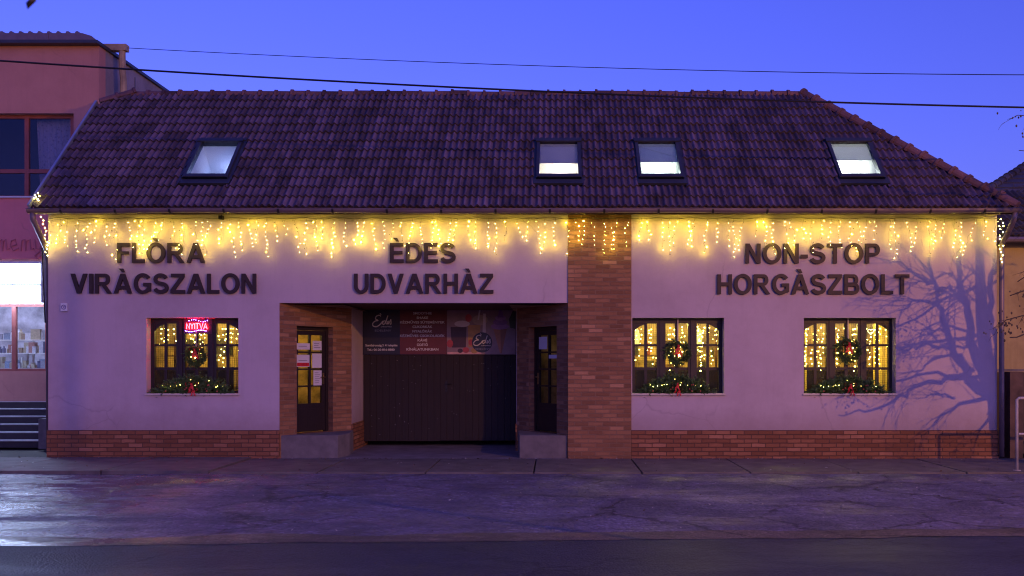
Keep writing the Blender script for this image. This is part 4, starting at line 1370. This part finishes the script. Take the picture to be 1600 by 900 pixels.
emblem(597, 505, 17.5, ban, pm('emblem_navy', (.012, .012, .03), .4, .1), BY - .003)


def bshape(name, pts, mat, yy, parent=pic):
    b = MB()
    P = [(bp(x, 0, yy).x, bp(0, y, yy).z) for x, y in pts]
    b.prism(P[::-1], yy - .0015, yy); return b.build(name, mat, parent)


def ell(cx, cy, rx, ry, n=20): return [(cx + rx * math.cos(2 * math.pi * k / n), cy + ry * math.sin(2 * math.pi * k / n)) for k in range(n)]


P1, P2, P3 = BY - .008, BY - .0105, BY - .013
c_cream, c_cone, c_dark, c_red, c_or = [pm('print_' + n_, c_, .45, .2, 8) for n_, c_ in (('lilac', (.30, .14, .38)), ('cone', (.42, .17, .08)), ('dark', (.05, .02, .03)), ('red', (.40, .05, .06)), ('amber', (.40, .22, .07)))]
c_pale = pm('print_pale', (.55, .48, .52), .45, .1, 8); c_leaf = pm('print_leaf', (.04, .06, .03), .5, .2, 8); c_lil2 = pm('print_lilac_deep', (.20, .08, .28), .45, .2, 8)
bshape('printed_cone', [(771, 514), (792, 514), (784, 552), (781, 552)], c_cone, P1)
bshape('printed_cone_shade', [(782, 514), (792, 514), (784, 552), (782.5, 552)], pm('print_cone_dark', (.26, .10, .05), .45), P2)
bshape('printed_swirl', ell(781, 510, 14, 5), c_cream, P2); bshape('printed_swirl', ell(781.5, 503.5, 11.5, 4.6), c_lil2, P3)
bshape('printed_swirl', ell(782, 497, 8.5, 4.2), c_cream, P3 - .002); bshape('printed_swirl', [(777, 496), (787, 496), (785.5, 488), (780, 480.5), (779, 489)], c_lil2, P3 - .004)
bshape('printed_leaf', [(797, 512), (805, 514), (805.4, 486), (801, 486), (795, 499)], c_leaf, P1)
bshape('printed_glass', [(704, 511), (729, 511), (728, 543), (706, 543)], c_dark, P1); bshape('printed_glass', [(731, 508), (751, 508), (747, 542), (732, 542)], c_or, P1)
bshape('printed_cream_top', ell(722, 506, 12, 5), c_pale, P2); bshape('printed_cream_top', ell(750, 500, 12, 8), pm('print_beige', (.34, .26, .22), .45), P1 - .001)
bshape('printed_fruit', ell(732, 497, 5, 6), c_red, P3); bshape('printed_fruit', ell(703, 537, 5, 6), c_red, P3); bshape('printed_fruit', ell(728, 547, 5, 4.5), c_red, P3); bshape('printed_fruit', ell(736, 535, 4, 5), c_red, P2 - .001)
bshape('printed_straw', [(746, 500), (748.5, 500), (752, 477), (749.5, 477)], c_pale, P3); bshape('printed_straw', [(754, 520), (759, 520), (759, 490), (755, 490)], c_pale, P2)
bshape('printed_berry', ell(719, 548, 4, 3.5), c_dark, P3); bshape('printed_berry', ell(741, 548, 5, 4.5), c_or, P3)
bshape('printed_table', [(699, 550), (752, 550), (752, 553.4), (699, 553.4)], pm('print_pink', (.62, .34, .33), .45), P1 - .0008)
emblem(753.3, 535, 15.8, pic, bpy.data.materials['emblem_navy'], BY - .018)

# ------------------------------------------------------------------ papers on the doors
def note(X, u0, u1, z0, z1, label, y=.128, mats=None, lines=5, red=False):
    root = empty('notice', X(Vector(((u0 + u1) / 2, y, z0))), label, 'notice', 'notices taped to the shop door')
    b = MB(X); b.box(u0, u1, y, y + .002, z0, z1); b.build('sheet', mats or M['paper'], root)
    if lines:
        b = MB(X)
        for i in range(lines):
            zz = z1 - (z1 - z0) * (i + 1.2) / (lines + 1.5)
            b.box(u0 + (u1 - u0) * .15, u0 + (u1 - u0) * U(.6, .88), y - .0015, y - .0003, zz - .004, zz + .004)
        b.build('printing', M['ink'], root)
    if red:
        b = MB(X); b.box(u0 + .01, u1 - .01, y - .0018, y - .0003, z0 + .012, z0 + (z1 - z0) * .34); b.build('red_block', M['red'], root)
a, e = DOOR['L'][0] + .074, DOOR['L'][1] - .074
mid = (a + e) / 2
note(LX, mid + .05, e - .10, 2.02, 2.20, 'white paper in the top right pane of the left glazed door', lines=3)
note(LX, mid + .04, e - .10, 1.68, 1.955, 'blank white sheet taped one pane below the top of the left door', lines=0)
note(LX, mid + .07, e - .10, 1.34, 1.63, 'printed white sheet beside the handle of the left glazed door', lines=6)
note(LX, a + .03, mid - .02, 2.03, 2.15, 'small white label high in the left column of the left door', lines=1)
note(LX, a + .03, mid - .03, 1.70, 1.93, 'white and red warning sticker in the left column of the left door', lines=1, red=True)
a2, e2 = DOOR['R'][0] + .074, DOOR['R'][1] - .074
note(RX, a2 + .10, (a2 + e2) / 2 - .03, 1.86, 1.93, 'small white sticker on the glass of the right glazed door', lines=0)
note(RX, (a2 + e2) / 2 + .03, e2 - .1, 2.04, 2.28, 'pale paper at the top of the right glazed door', lines=0)

# ------------------------------------------------------------------ number plate and junction box
np_ = empty('number_plate', (WP(101, 0).x, -.02, WP(0, 486).z), 'small white plate with a round emblem left of the lettering', 'plate')
b = MB(); b.box(WP(96, 0).x, WP(106, 0).x, -.035, -.001, WP(0, 486.5).z, WP(0, 474).z); b.build('board', M['white'], np_, merge=True, bevel=.004)
b = MB()
cp = WP(101, 480)
for k in range(16):
    a0, a1 = 2 * math.pi * k / 16, 2 * math.pi * (k + 1) / 16
    b.obox(cp + Vector((.038 * math.cos(a0), -.037, .038 * math.sin(a0))), (-math.sin(a0), 0, math.cos(a0)), (0, 1, 0), (math.cos(a0), 0, math.sin(a0)), .009, .0015, .006)
b.prism([(cp.x - .02, cp.z + .022), (cp.x - .006, cp.z + .022), (cp.x + .004, cp.z - .005), (cp.x + .014, cp.z + .022), (cp.x + .024, cp.z + .022), (cp.x + .006, cp.z - .026)], -.0385, -.0355)
b.build('emblem', pm('plate_ink', (.18, .14, .30), .6), np_)
jb = empty('junction_box', (WP(347, 0).x, -.05, 4.4), 'small black junction box under the eave feeding the lights', 'box')
b = MB(); b.box(WP(344.5, 0).x, WP(350.5, 0).x, -.12, -.003, WP(0, 344).z, WP(0, 338).z); b.build('case', M['black'], jb, merge=True, bevel=.006)
b = MB(); b.tube([(WP(347, 0).x, -.06, 4.43), (WP(347, 0).x + .02, -.08, 4.47), (WP(347, 0).x + .05, -.2, 4.495)], .008, 6); b.build('lead', M['black'], jb)

# ------------------------------------------------------------------ icicle lights under the eave
ic = empty('icicle_lights', (-.6, -.08, 4.43), 'curtain of warm yellow icicle lights hanging along the whole eave', 'string lights')
iq = random.Random(77)
b = MB(); b.tube([(-9.25 + i * .1745, -.06 + iq.uniform(-.01, .01), 4.425 + .012 * math.sin(i * 1.7)) for i in range(101)], .005, 5); b.build('cable', M['wire'], ic)
def led(b, q, r):
    """one diode of the curtain: a bare bead, or a bead in an opaque holder that throws its light on the wall"""
    if r.random() < .58:
        b.ico(q, r.uniform(.003, .0056), 1, 0)
    else:
        q = Vector((q.x, -.10 - r.uniform(.0, .14) if not .25 < q.x < 1.44 else -.13 - r.uniform(0, .10), q.z))
        b.box(q.x - .006, q.x + .006, q.y - .012, q.y, q.z - .006, q.z + .006, 0)
        e = r.uniform(.0045, .0085)
        b.face([(q.x - e, q.y + .0015, q.z - e), (q.x - e, q.y + .0015, q.z + e), (q.x + e, q.y + .0015, q.z + e), (q.x + e, q.y + .0015, q.z - e)], 2)


LENS = [5, 8, 6, 8, 7, 5, 7, 5, 7, 8]
for i in range(100):
    x = -9.235 + i * .1745 + iq.uniform(-.05, .05)
    b = MB()
    n = max(2, LENS[(i * 7 + i // 10) % 10] + iq.choice((-1, 0, 0, 1)))
    yb = -.055 if x < .25 or x > 1.44 else -.085
    p = Vector((x, yb, 4.42)); pts = [p]
    for k in range(n):
        p = p + Vector((iq.gauss(0, .022), 0, -.078 + iq.gauss(0, .012)))
        yy = yb - abs(iq.gauss(0, .035)) + .02
        q = Vector((p.x, min(yy, yb + .025), p.z)); pts.append(q)
        led(b, q, iq)
    b.tube(pts, .0022, 3, 0, cap=False)
    b.build('strand', [M['wire'], M['bulb'], M['glow']], ic)
b = MB()
for i in range(14):
    t = i / 13
    b.ico((8.19 + iq.uniform(-.04, .05), -.10 + iq.uniform(-.03, .03), 4.40 - t * .78), .009, 1, 0)
b.tube([(8.19, -.1, 4.43), (8.2, -.11, 4.0), (8.2, -.1, 3.6)], .003, 4)
b.build('strand', [M['wire'], M['bulb'], M['glow']], ic)
b = MB()
for i in range(12):
    b.ico((-9.27 + iq.uniform(-.03, .03), -.10 - .3 * max(0, .5 - i / 12) + iq.uniform(-.03, .03), 4.42 - i * .062), .009, 1, 0)
b.tube([(-9.27, -.25, 4.43), (-9.27, -.12, 4.1), (-9.27, -.1, 3.7)], .003, 4)
b.build('strand', [M['wire'], M['bulb'], M['glow']], ic)
kn = MB()
kp = RP(-9.30, .18, .08)
for i in range(7): kn.ico(kp + Vector((iq.uniform(-.05, .07), -.03, iq.uniform(-.05, .10))), .010, 1, 0)
kn.tube([kp + Vector((-.05, -.02, -.06)), kp + Vector((.02, -.03, .04)), kp + Vector((.06, -.02, -.05)), kp + Vector((-.02, -.02, .09))], .004, 4)
tag(kn.build('light_knot', [M['wire'], M['bulb']]), 'small knot of yellow lights on the lower left corner of the roof', 'string lights')

# ------------------------------------------------------------------ window decorations
WN = ['left window under the neon sign', 'window beside the brick pillar', 'window beside the tree shadow']
wq = random.Random(31)
for wi, (c, a, b_) in enumerate(WIN):
    root = empty('window_lights', (c, .285, 2.5), 'warm fairy lights behind the glass of the ' + WN[wi], 'string lights', 'fairy lights inside the windows')
    cb = MB(); cb.tube([(c - .8, .285, 2.505), (c, .285, 2.50), (c + .8, .285, 2.505)], .004, 4); cb.build('cable', M['wire'], root)
    for k in range(24):
        x = c - .76 + 1.52 * k / 23 + wq.uniform(-.04, .04)
        n = wq.choice((6, 7, 8, 9, 10)) if wi else wq.choice((3, 4, 6, 7, 8))
        sb = MB(); p = Vector((x, .285, 2.50)); pts = [p]
        for j in range(n):
            p = p + Vector((wq.gauss(0, .018), wq.uniform(-.002, .002), -.092 + wq.gauss(0, .02))); p.y = min(max(p.y, .275), .29); pts.append(p)
            sb.ico(p, wq.uniform(.0065, .014), 1, 0)
        sb.tube(pts, .002, 3, 0, cap=False)
        sb.build('strand', [M['wire'], M['bulb_in']], root)


def needle_sprig(mb, base, d, L, q, nn=30, nl=.048):
    d = d.normalized()
    for i in range(nn):
        t = (i + .5) / nn
        p = base + d * (L * t)
        s = Vector((q.gauss(0, 1), q.gauss(0, 1), q.gauss(0, 1))); s = (s - d * s.dot(d)).normalized()
        tip = p + (s * .8 + d * .6).normalized() * nl * (1.1 - .5 * t)
        wv = d.cross(s) * .0046
        mb.face([p - wv, p + wv, tip + wv * .4, tip - wv * .4], 0)
    mb.tube([base, base + d * L], .003, 3, 0, cap=False)


def bow(mb, c, s, q):
    for sg in (-1, 1):
        vs, n = [], 8
        for k in range(n + 1):
            a = 2 * math.pi * k / n
            for yy in (-.02, .02):
                vs.append(c + Vector((sg * s * (.5 - .5 * math.cos(a)), yy - .015, s * .45 * math.sin(a) * (.4 + .6 * (.5 - .5 * math.cos(a))) + .1 * s)))
        mb.mesh(vs, [(2 * k, 2 * k + 2, 2 * k + 3, 2 * k + 1) for k in range(n)], 0)
        vs = []
        for k in range(6):
            t = k / 5
            p = c + Vector((sg * s * .45 * t + .01 * math.sin(k * 2), -.02, -s * 1.35 * t))
            vs += [p - Vector((.16 * s, 0, 0)), p + Vector((.16 * s, .01, 0))]
        mb.mesh(vs, [(2 * k, 2 * k + 2, 2 * k + 3, 2 * k + 1) for k in range(5)], 0)
    mb.ico(c + Vector((0, -.03, 0)), .2 * s, 0, 1)


# one garland and one wreath, then copies
G0 = Vector((WIN[0][0], .07, WZ0 + .02))
gar = empty('garland', G0, 'x', 'garland', 'fir garlands on the window sills')
nb = MB()
for i in range(420):
    t = wq.gauss(0, .36)
    if abs(t) > .72: t = wq.uniform(-.65, .65)
    hgt = .25 * (1 - (t / .75) ** 2)
    base = G0 + Vector((t, wq.uniform(-.03, .07), wq.uniform(.0, hgt)))
    d = Vector((wq.gauss(.5 * t, .7), wq.gauss(-.5, .4), wq.gauss(.25 if base.z > G0.z + .05 else -.25, .45)))
    needle_sprig(nb, base, d, wq.uniform(.08, .17), wq)
nb.build('fir_sprigs', M['needle'], gar)
bw_ = MB(); bow(bw_, G0 + Vector((0, -.10, .15)), .11, wq); bow(bw_, G0 + Vector((.03, -.11, .05)), .08, wq); bw_.build('bow', M['red'], gar)
for k in range(16):
    t = -.55 + 1.1 * k / 15 + wq.uniform(-.04, .04)
    lb_ = MB(); lb_.ico(G0 + Vector((t, wq.uniform(-.11, .0), .06 + .18 * (1 - (t / .75) ** 2) * wq.uniform(.3, 1.1))), .0055, 0, 0)
    lb_.build('bulb', M['bulb_in'], gar)
mbb = pm('copper_bauble', (.40, .10, .06), .3, .2)
for k in range(8):
    fr_ = MB(); fr_.ico(G0 + Vector((wq.uniform(-.5, .5), wq.uniform(-.13, -.06), wq.uniform(.02, .14))), .016, 0, 1); fr_.build('bauble', mbb, gar)
gar['label'] = 'dark fir garland with red bow on the sill below the neon sign'
for wi, lab in ((1, 'fir garland with red bow on the sill beside the brick pillar'), (2, 'fir garland with red bow and many tiny lights on sill near the tree shadow')):
    g2 = copy_tree(gar); g2.location = (WIN[wi][0] + (-.02, .0)[wi - 1], .07, WZ0 + .02); g2['label'] = lab
    if wi == 1: g2.scale = (.92, 1, 1.05)
    else: g2.scale = (1.0, 1, .95)

W0 = Vector((WIN[0][0] + .01, .15, 1.90))
wr = empty('wreath', W0, 'x', 'wreath', 'door wreaths hung in the windows')
nb = MB()
for i in range(190):
    a_ = wq.uniform(0, 2 * math.pi)
    rad = .135 + wq.gauss(0, .022)
    p = W0 + Vector((rad * math.cos(a_), wq.uniform(-.03, .02), rad * math.sin(a_)))
    tn = Vector((-math.sin(a_), 0, math.cos(a_))); ou = Vector((math.cos(a_), 0, math.sin(a_)))
    needle_sprig(nb, p, tn * .8 + ou * wq.gauss(.25, .5) + Vector((0, wq.gauss(-.3, .3), 0)), wq.uniform(.06, .11), wq, 20, .036)
nb.build('fir_ring', M['needle'], wr)
bw_ = MB(); bow(bw_, W0 + Vector((0, -.05, .11)), .10, wq); bow(bw_, W0 + Vector((.02, -.04, .04)), .07, wq); bw_.build('bow', M['red'], wr)
rb_ = MB(); rb_.box(W0.x - .008, W0.x + .008, W0.y - .002, W0.y + .002, W0.z + .13, 2.51); rb_.build('hanging_ribbon', pm('pale_ribbon', (.5, .42, .35), .6), wr)
cl_ = MB(); cl_.ico(W0 + Vector((.01, -.06, -.03)), .011, 0, 0); cl_.build('bulb', M['bulb_in'], wr)
wr['label'] = 'small fir wreath with red bow hanging under the neon sign'
for wi, lab, dz in ((1, 'round fir wreath with red bow in the window beside the brick pillar', .06), (2, 'full round fir wreath with dark red bow in window near the tree shadow', .10)):
    w2 = copy_tree(wr); w2.location = (WIN[wi][0] + .015, .15, 1.90 + dz); w2['label'] = lab
    s_ = 1.18; w2.scale = (s_, 1, s_)

# neon sign --------------------------------------------------------------
NC = WP(308.5, 509.5, .15)
for wi, (cc, a, b_) in enumerate(WIN):
    ct = empty('counter', (cc, .95, .42), 'dark counter added to darken the lower panes, behind the ' + WN[wi], 'counter', 'counters behind the windows')  # added dark block that darkens the lower part of each window
    b = MB(); b.box(cc - 1.1, cc + 1.1, .8, 1.1, .42, 1.60); b.build('body', M['wood'], ct)
    b = MB(); b.box(cc - 1.13, cc + 1.13, .77, 1.13, 1.601, 1.64); b.build('top', M['wood'], ct)
SHADE = emit('lit_lamp_shade', (1, .78, .22), 1.6)
for px, py, lab in ((994, 527, 'glowing oval lamp at the left end of the window beside the brick pillar'), (1092, 527, 'glowing tall lamp in the right half of the window beside the brick pillar')):
    p = WP(px, py, .75); ld = empty('pendant_lamp', p, lab, 'lamp', 'lamps hanging behind the window beside the pillar')
    b = MB(); b.tube([p + Vector((0, 0, z)) for z in (-.16, -.12, 0, .13, .17)], [.03, .055, .07, .05, .02], 12); b.build('lamp_shade', SHADE, ld, smooth=True)
    b = MB(); b.tube([p + Vector((0, 0, .17)), Vector((p.x, p.y, 2.85))], .006, 5); b.build('cord', M['black'], ld)
p = WP(1360.5, 518, .268); ht = empty('heart_light', p, 'small glowing heart ornament in the window near the tree shadow', 'ornament')
b = MB(); pts = []
for k in range(25):
    t = 2 * math.pi * k / 24
    pts.append(p + Vector((.0035 * 16 * math.sin(t) ** 3, 0, .0035 * (13 * math.cos(t) - 5 * math.cos(2 * t) - 2 * math.cos(3 * t) - math.cos(4 * t)))))
b.tube(pts, .007, 6); b.build('tube', emit('heart_tube', (1, .85, .45), 3), ht)
b = MB(); b.tube([p + Vector((0, 0, .03)), Vector((p.x, p.y, 2.52))], .002, 4); b.build('thread', M['black'], ht)
neon = empty('neon_sign', NC, 'glowing red and blue neon sign reading NYITVA in the left window', 'neon sign')
kN = (CD + .15) / FPX
b = MB(); b.box(NC.x - 22 * kN, NC.x + 22 * kN, .168, .176, NC.z - 12 * kN, NC.z + 13 * kN); b.build('board', pm('neon_board', (.03, .01, .03), .3), neon)
b = MB()
def nl(pts): b.tube([Vector((NC.x + x * kN, .15, NC.z + z * kN)) for x, z in pts], .0085, 6)
x0, w, h0, h1 = -17.0, 4.6, -4.6, 4.2
nl([(x0, h0), (x0, h1), (x0 + w, h0), (x0 + w, h1)])
x = x0 + 6.2; nl([(x, h1), (x + w / 2, 0), (x + w, h1)]); nl([(x + w / 2, 0), (x + w / 2, h0)])
x = x0 + 12.6; nl([(x, h0), (x, h1)])
x = x0 + 14.2; nl([(x, h1), (x + 5, h1)]); nl([(x + 2.5, h1), (x + 2.5, h0)])
x = x0 + 20.4; nl([(x, h1), (x + 2.6, h0), (x + 5.2, h1)])
x = x0 + 26.6; nl([(x, h0), (x + 2.8, h1), (x + 5.6, h0)]); nl([(x + 1.3, -1.6), (x + 4.3, -1.6)])
b.build('lettering', emit('neon_red', (1, .005, .007), 170), neon)
mblue = emit('neon_blue', (.14, .10, 1), 60)
for k in range(9):
    b = MB(); b.ico((NC.x + (-13 + 3.6 * k + wq.uniform(-.6, .6)) * kN, .156, NC.z + (8.5 + 1.6 * math.sin(k * .8)) * kN), .006, 0, 0); b.build('dot', mblue, neon)
for k in range(15):
    b = MB(); b.ico((NC.x + (-19 + 2.3 * k) * kN, .156, NC.z + (-7.5 - 1.2 * math.sin(k * .45)) * kN), .006, 0, 0); b.build('dot', mblue, neon)
b = MB()
for sx in (-15, 15): b.tube([(NC.x + sx * kN, .165, NC.z + 12 * kN), (NC.x + sx * kN, .165, 2.598)], .003, 4)
b.build('hanger', M['black'], neon)

# curtains and shelves behind the windows ---------------------------------
def drape(x0, x1, y, z0, z1, label, mat):
    b = MB(); n = int((x1 - x0) / .018)
    for i in range(n):
        xa, xb = x0 + (x1 - x0) * i / n, x0 + (x1 - x0) * (i + 1) / n
        ya, yb = y + .022 * math.sin(i * .9), y + .022 * math.sin((i + 1) * .9)
        b.face([(xa, ya, z0), (xb, yb, z0), (xb, yb, z1), (xa, ya, z1)])
    tag(b.build('curtain', mat, smooth=True), label, 'curtain', 'yellow curtains behind the windows')
tl = NT('lit_yellow_curtain')
tl.b.inputs['Base Color'].default_value = (.80, .58, .16, 1); tl.b.inputs['Roughness'].default_value = .9
tr2 = tl.n('ShaderNodeBsdfTranslucent'); tr2.inputs[0].default_value = (.85, .62, .18, 1)
mx = tl.n('ShaderNodeMixShader'); mx.inputs[0].default_value = .6
tl.l(tl.b.outputs[0], mx.inputs[1]); tl.l(tr2.outputs[0], mx.inputs[2]); tl.l(mx.outputs[0], tl.out.inputs[0])
c = WIN[2][0]
drape(c + .57, c + .84, .42, 1.1, 2.7, 'bright yellow curtain at the right end of the window near the tree shadow', tl.m)
drape(c - .86, c - .68, .42, 1.1, 2.7, 'narrow yellow curtain at the left end of the window near the tree shadow', tl.m)
drape(WIN[0][0] + .62, WIN[0][0] + .84, .42, 1.1, 2.15, 'yellow curtain at the right end of the window with the neon sign', tl.m)
cols_warm = [pm('warm_goods_%d' % i, c_, .5, .2) for i, c_ in enumerate([(.5, .3, .1), (.12, .08, .05), (.45, .12, .05), (.3, .28, .1), (.5, .45, .3), (.08, .12, .06), (.55, .4, .12)])]
for wi, (cc, a, b_) in enumerate(WIN):
    for j, z in enumerate((1.0, 1.45, 1.9)):
        yy = 1.35
        sh = MB(); sh.box(cc - 1.0, cc + 1.0, yy, yy + .32, z, z + .028)
        for xx in (cc - .98, cc + .98): sh.box(xx - .018, xx + .018, yy + .30, yy + .325, .43, z + .4)
        tag(sh.build('shelf', M['shelf']), ['lowest', 'middle', 'top'][j] + ' wooden shelf in the room behind the ' + WN[wi], 'shelf', 'shelves behind the windows')
        goods('shelf_goods', cc - .95, cc + .95, yy + .14, z + .029, 9, 'small goods on the wooden shelves behind the ' + WN[wi], 'goods', 'goods behind the ' + WN[wi], cols_warm, .34, .12)
